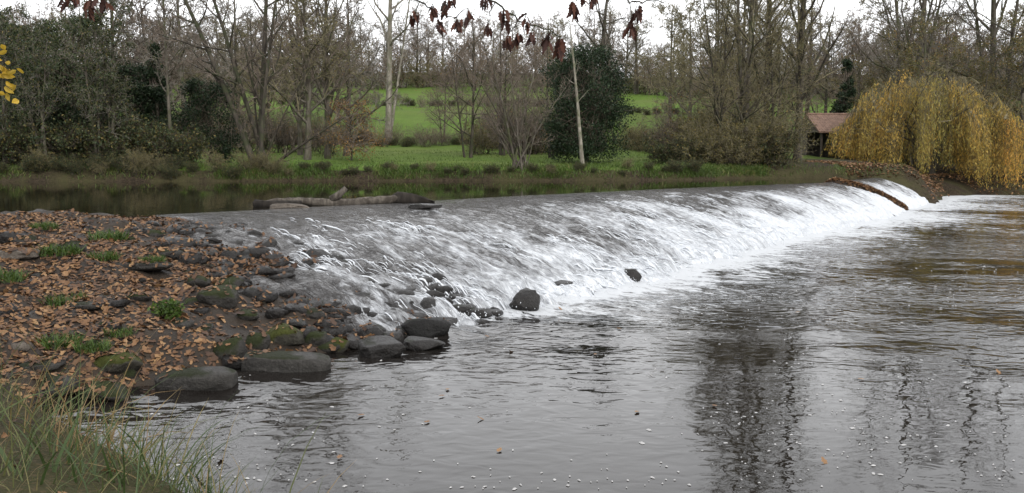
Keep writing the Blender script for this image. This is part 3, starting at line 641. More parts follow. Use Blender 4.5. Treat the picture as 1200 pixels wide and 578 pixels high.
# -- the weeping willow
def willow():
    rng = np.random.default_rng(301); base = at(1092, 67.2); r = empty('willow_tree', base)
    HT = 7.3
    P, R = stems(rng, [(-2.2, 0, 4.2), (1.6, .3, 4.4), (.2, -.6, 4.8)], [.30, .26, .2], 8, .16, .15)
    L1 = spawn(rng, P, R, 9, .5, 1.0, 55, 12, .95, 9, .10, .02, .6, .02, .25, .2)
    L2 = spawn(rng, *L1, 6, .2, 1.0, 48, 12, .55, 7, .12, -.04, .6, .014, .25, .2)
    Pl = np.concatenate([L1[0][:, -6:].reshape(-1, 3), L2[0].reshape(-1, 3)])
    tr = [(*tube(P, R, 8), 0, None), (*tube(*L1, 5), 0, None)]
    # crown shell the strands spill over: uneven dome, wider to the right
    nc = 150; n = 3600; ca = rng.uniform(0, 2 * np.pi, nc); crr = np.sqrt(rng.random(nc)) ** .8; cid = rng.integers(0, nc, n)
    hx = crr[cid] * np.cos(ca[cid]) * 7.4 + rng.normal(0, .34, n); hy = crr[cid] * np.sin(ca[cid]) * 5.0 + rng.normal(0, .34, n)
    az = np.arctan2(hy / 5.0, hx / 7.0); rr = np.clip(np.hypot(hx / 7.2, hy / 5.3), 0, 1)
    top = HT * np.sqrt(np.clip(1 - .70 * rr ** 3.0, .05, 1)) * (1 - .22 * np.clip(hx / 7, 0, 1) - .04 * np.clip(-hx / 7, 0, 1)) + rng.normal(0, .38, nc)[cid]
    top *= rng.uniform(.82, 1.0, n)
    gz = H(base.x + hx + np.cos(az), base.y + hy + np.sin(az)) - base.z
    low = np.interp(hx, [-7.2, -5.6, -3.5, -1, 1, 3, 7], [1.6, .7, 1.3, 3.0, 2.6, .5, .35]) - base.z + rng.normal(0, .75, nc)[cid]
    bot = np.maximum(np.maximum(low, gz + .08), .35 - base.z) + rng.exponential(.55, n) * (1 + 1.2 * (1 - rr))
    ln = np.clip(top - bot, .5, 6.5); K = 9; t = np.linspace(0, 1, K)
    SP = np.zeros((n, K, 3)); od = np.stack([np.cos(az), np.sin(az)], 1)
    arch = .9 * rr[:, None] * np.sqrt(t)[None] * (.5 + .5 * rng.random((n, 1)))
    for j in (0, 1): SP[:, :, j] = (hx, hy)[j][:, None] + od[:, j:j + 1] * (arch - .5) + np.cumsum(rng.normal(0, .03, (n, K)), 1)
    SP[:, :, 2] = top[:, None] + .18 * np.sin(np.minimum(t * 6, np.pi))[None] - ln[:, None] * (t ** 1.15)[None]
    # feeder twigs from the limbs to every strand's root
    d2 = ((SP[::2, 0][:, None] - Pl[None]) ** 2).sum(-1); near = Pl[d2.argmin(1)]
    mid = near * .5 + SP[::2, 0] * .5 + np.array([0, 0, .25]); FP = np.stack([near, mid, SP[::2, 0]], 1)
    tw = [(*tube(L2[0], L2[1], 4), 0, None), (*tube(FP, np.tile([.02, .014, .008], (len(FP), 1)), 3), 0, None), (*tube(SP[:, ::2], np.tile(np.linspace(.007, .003, 5), (n, 1)), 3), 0, None)]
    M = 19; idx = np.repeat(np.arange(n), M); u = rng.random(n * M) ** .9 * (K - 1); i = np.minimum(u.astype(int), K - 2); f = (u - i)[:, None]
    keep = rng.random(n * M) < np.clip(ln[idx] / 4.0, .2, 1)
    c = (SP[idx, i] * (1 - f) + SP[idx, i + 1] * f + rng.normal(0, .03, (n * M, 3)))[keep]; ids = idx[keep]
    a = norm(rng.normal(0, .38, c.shape) + np.array([0, 0, -1.])); bb = norm(np.cross(a, rng.normal(0, 1, c.shape))); sz = rng.uniform(.14, .27, (len(c), 1))
    v = np.stack([c, c + a * sz * .45 + bb * sz * .11, c + a * sz, c + a * sz * .45 - bb * sz * .11], 1)
    st = np.clip(.42 + .26 * fbm(hx * .35, hy * .35, seed=79, octaves=3) + .20 * rng.normal(0, 1, nc)[cid], 0, 1)
    ti = np.clip(st[ids] * .8 + .2 * rng.random(len(c)), 0, 1)
    part('trunk', fmesh('willow_trunk', tr, ['bark_dark']), r)
    part('crown', fmesh('willow_crown', tw + [(v.reshape(-1, 3), np.arange(len(c) * 4).reshape(-1, 4), 1, np.repeat(ti, 4))], ['twig_olive', 'leaf_willow']), r)
    tag(r, 'golden weeping willow trailing to the water on the right bank', 'tree')
willow()

# -- woods on the rise behind: four kinds of bare tree, copied
m_far = [tree_meshes('wood%d' % k, 400 + k, tp, br, [LV(14, .15, .98, 52, .52, 6, .13, .05), LV(8, .15, 1, 48, .52, 4, .14, .04), LV(7, .1, 1, 46, .55, 3, .14, .03, rmin=.026), LV(4, .1, 1, 44, .68, 3, .14, .02, rmin=.028)], bk, tw, wob=.1, leaf=lf)
    for k, (tp, br, bk, tw, lf) in enumerate([
        ([(.4, 0, 13)], [.26], 'bark_grey', 'twig_grey', None), ([(-.5, .2, 11), (.9, 0, 12)], [.2, .16], 'bark_dark', 'twig_brown', None),
        ([(.2, 0, 12)], [.22], 'bark_grey', 'twig_olive', dict(mats=['leaf_olive'], sets=[('leaf_olive', .22, .16, .12, .2)])), ([(.1, .2, 11)], [.2], 'bark_dark', 'twig_brown', dict(mats=['leaf_rust'], sets=[('leaf_rust', .10, .15, .12, .2)]))])]
rg = np.random.default_rng(55)
for k in range(112):                      # the hilltop wood
    px = -40 + (k + rg.random()) * 1290 / 112; Y = rg.uniform(150, 225)
    put_tree('wood_tree', m_far[rg.integers(0, 4)], at(px, Y), 'bare tree among many in the distant wood along the hilltop', group='trees of the hilltop wood', rz=rg.random() * 6.28, sc=rg.uniform(.75, 1.2))
for k in range(18):                       # rear rank of the left-hand thicket
    px = -30 + (k + rg.random()) * 460 / 18; Y = rg.uniform(58, 104)
    put_tree('wood_tree', m_far[rg.integers(0, 4)], at(px, Y), 'bare tree among those behind the left-hand thicket', group='bare trees behind the left thicket', rz=rg.random() * 6.28, sc=rg.uniform(.85, 1.15))
for k in range(15):                       # behind the right-hand group
    px = 770 + (k + rg.random()) * 450 / 15; Y = rg.uniform(84, 112)
    put_tree('wood_tree', m_far[rg.integers(0, 4)], at(px, Y), 'bare tree among those behind the shed and willow', group='bare trees behind the shed and willow', rz=rg.random() * 6.28, sc=rg.uniform(1.0, 1.35))
for k in range(26):                       # the woods go on past both sides of the picture
    px = -420 + (k + rg.random()) * 22 if k < 17 else 1215 + (k - 17 + rg.random()) * 34; Y = rg.uniform(52, 96) if k < 17 else rg.uniform(70, 100)
    put_tree('wood_tree', m_far[rg.integers(0, 4)], at(px, Y), 'bare tree of the woods that go on past the picture side', group='bare trees past the picture sides', rz=rg.random() * 6.28, sc=rg.uniform(.8, 1.1))
# -- scrub: low twiggy bushes along hedge lines, banks and wood edges
m_scr = [tree_meshes('scrub%d' % k, 500 + k, [(rs.uniform(-w, w), rs.uniform(-w, w), rs.uniform(.5, 1) * h) for j in range(12)], np.full(12, .03), [LV(9, .1, .98, 48, .55, 6, .15, .04), LV(6, .15, 1, 46, .55, 4, .15, .02, rmin=.010), LV(4, .1, 1, 44, .6, 3, .16, .0, rmin=.009)], 'bark_dark', tw, wob=.2, basespread=.5, leaf=lf)
    for k, (w, h, tw, lf, rs) in enumerate([
        (1.7, 3.4, 'twig_brown', dict(mats=['leaf_rust'], sets=[('leaf_rust', .12, .10, .06, .2)]), np.random.default_rng(1)),
        (1.8, 2.6, 'twig_olive', dict(mats=['leaf_olive'], sets=[('leaf_olive', .8, .10, .06, .2)]), np.random.default_rng(2)),
        (1.5, 1.6, 'twig_shaded', dict(mats=['leaf_green', 'leaf_olive'], sets=[('leaf_green', 1.0, .11, .08, .2), ('leaf_olive', .4, .11, .08, .2)]), np.random.default_rng(3))])]
def scrub(k, px, Y, label, group, sc=1.0):
    return put_tree('scrub_bush', m_scr[k], at(px, Y), label, 'bush', group, rg.random() * 6.28, sc * rg.uniform(.85, 1.15))
for k in range(30): scrub(rg.choice([0, 2, 2]), 325 + k * 8.3, 84 + rg.uniform(-1.5, 2.0), 'low brown bush in the hedge row at the back of the meadow', 'bushes of the hedge behind the meadow', .48)
for k in range(44): scrub(rg.choice([0, 2]), 330 + k * 11, 118 + rg.uniform(-1.2, 1.2), 'low brown bush in the upper hedge across the hill field', 'bushes of the upper hill hedge', .5)
for k in range(80): scrub(rg.choice([0, 1]), -10 + k * 15.5, 150 + rg.uniform(-3, 28), 'brown bush along the lower edge of the hilltop wood', 'bushes below the hilltop wood', 1.9)
for k in range(12): scrub(rg.choice([0, 1]), 565 + k * 8.5, 70 + rg.uniform(-3, 12), 'brown twiggy bush behind the fan-shaped shrub and holly', 'bushes behind the holly', 1.15)
for k in range(11): scrub(rg.choice([0, 1, 1]), 735 + k * 9, 74 + rg.uniform(-3, 8), 'olive brown bush on the field edge right of the holly', 'bushes right of the holly', .9)
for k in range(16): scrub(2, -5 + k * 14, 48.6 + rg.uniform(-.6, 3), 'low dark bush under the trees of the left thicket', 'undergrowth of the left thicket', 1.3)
for k in range(12): scrub(rg.choice([0, 1]), 210 + k * 16, 66 + rg.uniform(-2, 8), 'brown twiggy bush between the alder clump and the meadow', 'bushes behind the alder clump', 1.0)
for k in range(10): scrub(rg.choice([1, 1, 2]), 788 + k * 13, 53.2 + (k > 6) * .8 + rg.uniform(-.3, 1.8), 'olive green bush at the foot of the right-hand tree group', 'bushes on the right bank', 1.05 if k < 10 else .6)
for k in range(8): scrub(rg.choice([1, 1, 0]), 800 + k * 14, 63 + rg.uniform(-2, 6), 'olive brown bush deeper among the right-hand trees', 'bushes deeper among the right-hand trees', 1.3)
for k in range(12): scrub(rg.choice([1, 0, 2]), 985 + k * 20, 76 + rg.uniform(-2, 6), 'olive brown bush in the shade behind the willow', 'bushes behind the willow', 1.2)
for k in range(48): scrub(rg.choice([2, 2, 2, 1]), 8 + k * 17 + rg.uniform(-9, 9), float(bank_y(((8 + k * 17) - 600) / 1039 * 47)) + rg.uniform(.3, 1.0), 'small bramble bush overhanging the far bank', 'brambles along the far bank', rg.uniform(.28, .5) * (.5 if 330 < 8 + k * 17 < 780 else 1.0))

# ================================================================== OBJECTS ON THE WEIR
def rock_mesh(name, seed, w, d, h, mat, rough=.22, flat=.0):
    bm = bmesh.new(); bmesh.ops.create_icosphere(bm, subdivisions=4 if w > .6 else 3 if w > .51 else 2, radius=1.0)
    v = np.array([p.co[:] for p in bm.verts])
    n = 1 + rough * fbm(v[:, 0] * 1.1 + seed, v[:, 1] * 1.1, v[:, 2] * 1.1, seed=seed, octaves=3) + rough * .22 * fbm(v[:, 0] * 4 + seed, v[:, 1] * 4, v[:, 2] * 4, seed=seed + 3, octaves=3)
    v = v * n[:, None]
    rk = np.random.default_rng(seed + 400)
    for k in range(15):                                   # knock off corners: broken faces
        nn = norm(rk.normal(0, 1, (1, 3)) * [1, 1, .8])[0]; dd = rk.uniform(.58, .86) + (.30 if flat > .5 else 0); ex = np.maximum(v @ nn - dd, 0); v = v - ex[:, None] * nn[None] * .88
    v = v / np.abs(v).max(0)[None]
    v = v + .035 * np.stack([fbm(v[:, 0] * 3 + j * 9, v[:, 1] * 3, v[:, 2] * 3, seed=seed + 7, octaves=3) for j in range(3)], 1)
    p = 1 - .45 * flat; v = np.sign(v) * np.abs(v) ** p
    v = v * np.array([w / 2, d / 2, h / 2])
    for p_, c in zip(bm.verts, v): p_.co = c
    me = bpy.data.meshes.new(name); bm.to_mesh(me); bm.free(); me.materials.append(MAT[mat])
    me.polygons.foreach_set('use_smooth', np.ones(len(me.polygons), bool)); return me
ROCKS = []
def rock(px, py, wpx, hpx, mat, label, seed, depth=.8, rz=0.0, flat=.2, rough=.22, sink=.30, name='boulder'):
    """px, py: foot of the stone as seen in the photo; wpx, hpx: its visible size there"""
    p = hit(px, py); d = p.y; w = wpx * d / F_PX; h = hpx * d / F_PX / (1 - sink) * .70
    o = obj(name, rock_mesh(name, seed, w, w * depth, h, mat, rough, flat), None, (p.x, p.y + w * depth * .35, p.z + h * (.5 - sink)))
    o.rotation_euler = (random.uniform(-.08, .08), random.uniform(-.08, .08), rz)
    ROCKS.append(o); return tag(o, label, 'rock')
rock(495, 394, 66, 29, 'rock_black', 'large black rounded boulder at the foot of the cascade', 1, .7, .1, .3, .12)
rock(617, 365, 48, 36, 'rock_wet', 'dark wet boulder with white water running round it, middle of the cascade foot', 2, .8, .3, .1)
rock(502, 370, 28, 30, 'rock_wet', 'small upright dark stone in the white water just above the black boulder', 3, .8)
rock(740, 331, 26, 24, 'rock_wet', 'dark stone poking from the cascade furthest right of the wet stones', 4, .9)
rock(560, 372, 40, 16, 'rock_wet', 'low wet stone half under the cascade, left of the middle boulder', 5, .9)
rock(578, 371, 26, 11, 'rock_wet', 'small low wet stone touching the middle boulder on its left', 6, .9)
rock(700, 333, 30, 12, 'rock_wet', 'flat wet stone in the cascade left of the furthest right stone', 7, .9)
rock(655, 338, 34, 12, 'rock_wet', 'flat dark stone veiled by water above the middle boulder', 8, .9)
rock(332, 437, 106, 29, 'rock_grey', 'long grey stone block at the water edge with moss on its left end', 9, .42, .16, 1.25, .08, .30)
rock(226, 456, 96, 31, 'rock_grey', 'long rounded grey stone at the water edge left of the stone block', 10, .45, .12, .9, .12, .30)
rock(444, 418, 58, 28, 'rock_wet', 'flat wet stone carrying a dead leaf, left of the black boulder', 11, .8, .2, .4)
rock(490, 409, 62, 15, 'rock_wet', 'low flat stone lying in front of the black boulder', 12, .6, 0, .4)
rock(269, 424, 46, 40, 'rock_moss', 'dark mossy stone between the two long water edge stones', 13, .8)
rock(331, 404, 50, 32, 'rock_moss_bright', 'green mossy stone lying behind the long grey block', 14, .8)
rock(299, 408, 34, 30, 'rock_moss', 'small dark mossy stone left of the green mossy stone', 15, .8)
rock(368, 404, 32, 26, 'rock_moss', 'dark stone behind the right end of the long grey block', 16, .8)
rock(396, 411, 26, 22, 'rock_moss_bright', 'small mossy stone right of the long grey block', 17, .8)
rock(252, 358, 56, 30, 'rock_moss', 'dark mossy hump on the slope above the leafy green plant', 18, .9)
rock(262, 338, 40, 18, 'rock_moss', 'low mossy stone uppermost of the dark stones on the slope', 19, .9)
rock(212, 386, 30, 20, 'rock_grey', 'bare grey stone just below the leafy green plant', 20, .8)
rock(132, 437, 58, 34, 'rock_moss_bright', 'yellow green mossy boulder among the leaves above the reeds', 21, .8)
rock(22, 411, 28, 20, 'rock_pale', 'round pale brown stone at the left picture edge', 22, .9)
rock(58, 462, 60, 32, 'rock_grey', 'grey stone half hidden by reeds at the lower left', 23, .8)
rock(112, 470, 72, 30, 'rock_moss', 'dark wet stone behind the reeds at the water edge', 24, .7)
rock(12, 302, 56, 15, 'rock_pale', 'pale flat slab at the left edge among leaves', 25, .6, 0, .6)
rock(6, 286, 50, 22, 'rock_wet', 'dark slab at the left edge above the pale slab', 26, .7, 0, .5)
rock(95, 362, 36, 10, 'rock_grey', 'small flat grey slab flush with the leaves beside a grass tuft', 27, .8, 0, .6)
rock(160, 316, 70, 13, 'rock_grey', 'flat grey slab half buried high on the leafy slope', 28, .7, 0, .6)
rock(190, 300, 46, 12, 'rock_grey', 'flat grey slab near the cascade edge high on the slope', 29, .7, 0, .6)
rock(45, 432, 56, 12, 'rock_grey', 'flat wet slab below the round pale stone', 30, .8, 0, .6)
rock(290, 375, 30, 16, 'rock_moss', 'mossy stone on the slope right of the leafy green plant', 31, .8)
rock(322, 373, 30, 18, 'rock_wet', 'dark wet stone above the green mossy stone', 32, .8)
rock(160, 352, 30, 12, 'rock_moss', 'small mossy stone mid slope left of the leafy green plant', 33, .8)
# stones set in the apron: parts of the weir
st_me = [rock_mesh('stone', 60 + k, .5, .42, .3, ['rock_wet', 'rock_wet', 'rock_grey', 'rock_moss'][k % 4], .25, .2) for k in range(8)]
rs = np.random.default_rng(91); STONES = []
for k in range(296):
    wet = k < 225
    s = rs.uniform(-9.2, -5.2) if wet else rs.uniform(-14.5, -8.6); t = rs.uniform(.10, 1.03) ** (.85 if wet else 1.0)
    if wet and s > -6.4 and t < .75: continue
    q = float(crest(s) + t * width(s)); x, y = to_xy(s, q); sc = rs.uniform(.45, 1.15) * (1.0 if wet else .8)
    o = obj('stone', st_me[rs.integers(0, 2) if wet else rs.integers(0, 8)], weir)
    o.location = (x, y, float(weir_top(x, y)) + sc * (.02 if wet else -.02)); o.scale = (sc * rs.uniform(.8, 1.3), sc, sc * rs.uniform(.7, 1.1)); o.rotation_euler = (rs.normal(0, .15), rs.normal(0, .15), rs.random() * 6.28)
    STONES.append(o)

# drop points on whatever lies there
from mathutils.bvhtree import BVHTree
def bvh_of(objs):
    V, Fc = [], []; off = 0; bpy.context.view_layer.update()
    for o in objs:
        M = o.matrix_world; me = o.data; V += [M @ v.co for v in me.vertices]; Fc += [[i + off for i in p.vertices] for p in me.polygons]; off = len(V)
    return BVHTree.FromPolygons(V, Fc)
def crop_patch():
    xs = np.arange(-14, 4, .12); ys = np.arange(1, 27, .12); X, Y = np.meshgrid(xs, ys); Zz = np.maximum(np.maximum(weir_top(X, Y), h_near(X, Y)), h_left(X, Y))
    return [Vector(p) for p in np.stack([X, Y, Zz], -1).reshape(-1, 3)], grid_faces(*X.shape).tolist()
pv, pf = crop_patch(); bpy.context.view_layer.update()
for o in ROCKS + STONES:
    off = len(pv); M = o.matrix_world; pv += [M @ v.co for v in o.data.vertices]; pf += [[i + off for i in p.vertices] for p in o.data.polygons]
BV = BVHTree.FromPolygons(pv, pf)

def leaf_outline(n_lobe=4):
    if n_lobe == 1: return [(0, 0), (.15, .16), (.35, .27), (.6, .25), (.82, .12), (1, 0)]
    pts = [(0, 0)]; k = 2 * n_lobe
    for i in range(1, k): pts.append((i / k, (.30 if i % 2 else .15) * math.sin(math.pi * (i / k) ** .8) + .04))
    pts.append((1, 0)); return pts
def litter_leaves(rng, pos, nrm, size, tints, curl=.25, lobes=3):
    """lobed leaves, mid rib plus two curled halves; about 12 triangles each"""
    ol = np.array(leaf_outline(lobes)); K = len(ol); N = len(pos)
    a = norm(np.cross(nrm, norm(rng.normal(0, 1, (N, 3))))); b = np.cross(nrm, a); sz = np.asarray(size).reshape(-1, 1, 1)
    fold = rng.uniform(-.15, 1.0, (N, 1, 1)) * curl * 2; bend = rng.uniform(-.3, 1.0, (N, 1, 1)) * curl
    tilt = rng.normal(0, .22, (N, 1, 1))
    u = ol[None, :, :1] - .5; w = ol[None, :, 1:]
    def pt(sign, ww): return pos[:, None] + sz * (u * a[:, None] + sign * ww * b[:, None] * 1.0 + (fold * ww + bend * (u ** 2) * 2 + tilt * u + .04) * nrm[:, None])
    rib = pt(0, w * 0); l = pt(1, w); r = pt(-1, w)
    V = np.concatenate([rib, l, r], 1); base = (np.arange(N) * 3 * K)[:, None, None]; i = np.arange(K - 1)
    f = np.concatenate([np.stack([i, i + 1, K + i + 1, K + i], -1), np.stack([i, 2 * K + i, 2 * K + i + 1, i + 1], -1)])[None] + base
    return V.reshape(-1, 3), f.reshape(-1, 4), np.repeat(tints, 3 * K)
def scatter_litter():
    rng = np.random.default_rng(92); N = 37000
    s = rng.uniform(-16, -6.6, N); t = rng.uniform(-.12, 1.05, N); q = crest(s) + t * width(s); x, y = to_xy(s, q)
    pr = np.clip(dry(s, q) * 1.2 + .30 * (s < -6.9), 0, 1) * np.clip(.80 + .8 * fbm(x * .55, y * .55, seed=14, octaves=3), .22, 1) * np.interp(t, [-.1, .6, .9, 1.05], [1, 1, .9, .5])
    keep = rng.random(N) < pr
    xn, yn = rng.uniform(-7, -1.0, 200), rng.uniform(2, 9, 200); kn = h_near(xn, yn) > .05
    x = np.concatenate([x[keep], xn[kn]]); y = np.concatenate([y[keep], yn[kn]])
    P_, N_l = [], []
    for a, b in zip(x, y):
        loc, nr, i, d = BV.ray_cast(Vector((a, b, 6)), Vector((0, 0, -1)))
        if loc is None or loc.z < .02 or nr.z < .55: continue
        P_.append(loc); N_l.append(nr)
    P_ = np.array(P_); N_l = norm(np.array(N_l) + rng.normal(0, .22, (len(P_), 3)))
    wet = np.clip((to_sq(P_[:, 0], P_[:, 1])[0] + 9.0) / 2.0, 0, 1)
    ti = np.clip(rng.beta(1.2, 1.6, len(P_)) * (1 - .55 * wet), 0, 1)
    me = fmesh('leaf_litter', [litter_leaves(rng, P_ + N_l * .006, N_l, np.clip(rng.lognormal(-2.62, .34, len(P_)), .035, .15), ti, .25, 2)[:2] + (0, np.repeat(ti, 3 * len(leaf_outline(2))))], ['litter'], False)
    tag(obj('leaf_litter', me), 'brown fallen leaves carpeting the dry left end of the weir', 'leaves', kind='stuff')
    # leaves caught on the divider and at the foot of the willow
    n = 2600; t = rng.uniform(-.05, 1.03, n); s = pier_s(t) + rng.normal(0, .30, n); x, y = to_xy(s, crest(s) + t * width(s)); z = weir_top(x, y)
    P2 = np.stack([x, y, z + .02], 1); N2 = norm(np.array([0, 0, 1.]) + rng.normal(0, .3, (n, 3))); ti = rng.beta(2, 2, n)
    me = fmesh('divider_litter', [litter_leaves(rng, P2, N2, rng.uniform(.10, .18, n), ti, .3, 2)[:2] + (0, np.repeat(ti, 3 * 5))], ['litter'], False)
    tag(obj('leaf_litter', me), 'brown leaves piled on the narrow divider across the weir', 'leaves', kind='stuff')
    n = 6500; x = 20 + 22 * rng.random(n) ** 1.5; y = np.where(rng.random(n) < .4, rng.uniform(49, 58, n), bank_y(x) + rng.uniform(0, 6, n) ** 1.2); z = np.maximum(H(x, y), weir_z_end(x, y)); kk = (z > .03) & ((to_sq(x, y)[0] > 38.8) | (y > bank_y(x)) | (x > 24)); x, y, z = x[kk], y[kk], z[kk]; n = len(x)
    P2 = np.stack([x, y, z + .02], 1); N2 = norm(np.array([0, 0, 1.]) + rng.normal(0, .3, (n, 3))); ti = rng.beta(2, 2, n)
    me = fmesh('bank_litter', [litter_leaves(rng, P2, N2, rng.uniform(.12, .22, n), ti, .3, 2)[:2] + (0, np.repeat(ti, 3 * 5))], ['litter'], False)
    tag(obj('leaf_litter', me), 'brown leaves on the earth bank under the willow', 'leaves', kind='stuff')
scatter_litter()
def twigs():
    rng = np.random.default_rng(93); n = 70; s = rng.uniform(-14, -7.5, n); t = rng.uniform(0, 1.0, n); x, y = to_xy(s, crest(s) + t * width(s)); P0 = []
    for a, b in zip(x, y): P0.append(BV.ray_cast(Vector((a, b, 6)), Vector((0, 0, -1)))[0])
    P0 = np.array(P0) + [0, 0, .03]; sl = np.stack([np.cos(rng.uniform(0, 6.28, n)), np.sin(rng.uniform(0, 6.28, n)), np.zeros(n)], 1); gx_ = (weir_top(P0[:, 0] + sl[:, 0] * .2, P0[:, 1] + sl[:, 1] * .2) - weir_top(P0[:, 0], P0[:, 1])) / .2; sl[:, 2] = gx_
    P, R = grow(rng, P0, sl, rng.uniform(.15, .6, n), rng.uniform(.003, .008, n), 6, .10, 0, .4)
    tag(obj('twig_litter', fmesh('twig_litter', [(*tube(P, R, 5), 0, None)], ['bark_dark'])), 'thin dark twigs fallen among the leaves on the slope', 'twigs', kind='stuff')
twigs()

# ---- blades
def ribbons(rng, pos, length, width_, lean, K=6, droop=.9, tint=None, up=1.0):
    N = len(pos); az = rng.uniform(0, 6.283, N); d = norm(np.stack([np.cos(az) * lean, np.sin(az) * lean, np.full(N, up)], 1)); P = np.empty((N, K, 3)); P[:, 0] = pos
    st = (np.asarray(length) / (K - 1))[:, None]; g = (np.asarray(droop) * np.ones(N))[:, None]
    for k in range(1, K):
        P[:, k] = P[:, k - 1] + d * st; d = norm(d + g / K * np.stack([np.cos(az), np.sin(az), -np.ones(N) * .9], 1) * (k / K) + rng.normal(0, .04, (N, 3)))
    side = norm(np.stack([-np.sin(az), np.cos(az), np.zeros(N)], 1) + rng.normal(0, .5, (N, 3))); w = np.asarray(width_).reshape(-1, 1) * np.sin(np.pi * (.18 + .82 * np.linspace(0, 1, K))) ** .7
    w[:, -1] = .0004
    A = P + side[:, None] * w[:, :, None]; B = P - side[:, None] * w[:, :, None]
    V = np.stack([A, B], 2).reshape(-1, 3); i = np.arange(N * K * 2).reshape(N, K, 2)
    f = np.stack([i[:, :-1, 0], i[:, :-1, 1], i[:, 1:, 1], i[:, 1:, 0]], -1).reshape(-1, 4)
    return V, f, np.repeat(rng.random(N) if tint is None else tint, K * 2)
def tuft_mesh(name, seed, n, h, r, w, mat, lean=.5, droop=1.2):
    rng = np.random.default_rng(seed); a = rng.uniform(0, 6.28, n); q = np.sqrt(rng.random(n)) * r
    v, f, t = ribbons(rng, np.stack([np.cos(a) * q, np.sin(a) * q, np.full(n, -.02)], 1), rng.uniform(.5, 1, n) * h, np.full(n, w), rng.uniform(.1, 1, n) * lean, 5, droop)
    return fmesh(name, [(v, f, 0, t)], [mat])
m_tf = [tuft_mesh('tuft%d' % k, 70 + k, 260, .20, .20, .005, 'moss_tuft', .9, 1.4) for k in range(3)]
for k, (px, py, sc, lab) in enumerate([(76, 356, 1.0, 'grass tuft in the middle of the leafy slope at the left'), (70, 404, 1.0, 'grass tuft right of the round pale stone'), (68, 298, 1.2, 'grass tuft near the top left of the slope'),
        (128, 280, 1.2, 'upper right grass tuft near the top of the slope'), (4, 328, 1.1, 'grass tuft cut by the left picture edge'), (118, 304, 1.0, 'grass tuft just left of the buried slab'), (108, 408, .8, 'small grass tuft above the yellow green mossy boulder'),
        (180, 322, .7, 'tiny grass tuft under the buried slab'), (52, 268, .9, 'grass tuft at the very top of the leafy slope'), (140, 392, .7, 'small grass tuft between mossy boulder and leafy plant')]):
    p = hit(px, py); loc = BV.ray_cast(Vector((p.x, p.y, 6)), Vector((0, 0, -1)))[0]
    o = obj('grass_tuft', m_tf[k % 3], None, loc); o.scale = (sc * 1.3, sc * 1.3, sc); o.rotation_euler = (0, 0, k * 1.7); tag(o, lab, 'grass', 'grass tufts on the slope')
def leafy_plant():
    rng = np.random.default_rng(75); p = hit(197, 372); loc = BV.ray_cast(Vector((p.x, p.y, 6)), Vector((0, 0, -1)))[0]; r = empty('leafy_plant', loc)
    n = 60; a = rng.uniform(0, 6.28, n); q = np.sqrt(rng.random(n)) * .22
    P0 = np.stack([np.cos(a) * q * .3, np.sin(a) * q * .3, np.full(n, -.02)], 1); P1 = np.stack([np.cos(a) * q, np.sin(a) * q, rng.uniform(.06, .26, n) * (1 - q * 2)], 1)
    SP = np.stack([P0, P0 * .4 + P1 * .6 + np.array([0, 0, .03]), P1], 1)
    part('stem', fmesh('plant_stem', [(*tube(SP, np.full((n, 3), .003), 3), 0, None)], ['twig_olive']), r)
    v, f, t = leaves_on(rng, SP, 12, .06, .4, .025, -.2)
    part('foliage', fmesh('plant_foliage', [(v, f, 0, t)], ['moss_tuft']), r)
    tag(r, 'small leafy green plant growing beside the bare grey stone', 'plant')
leafy_plant()
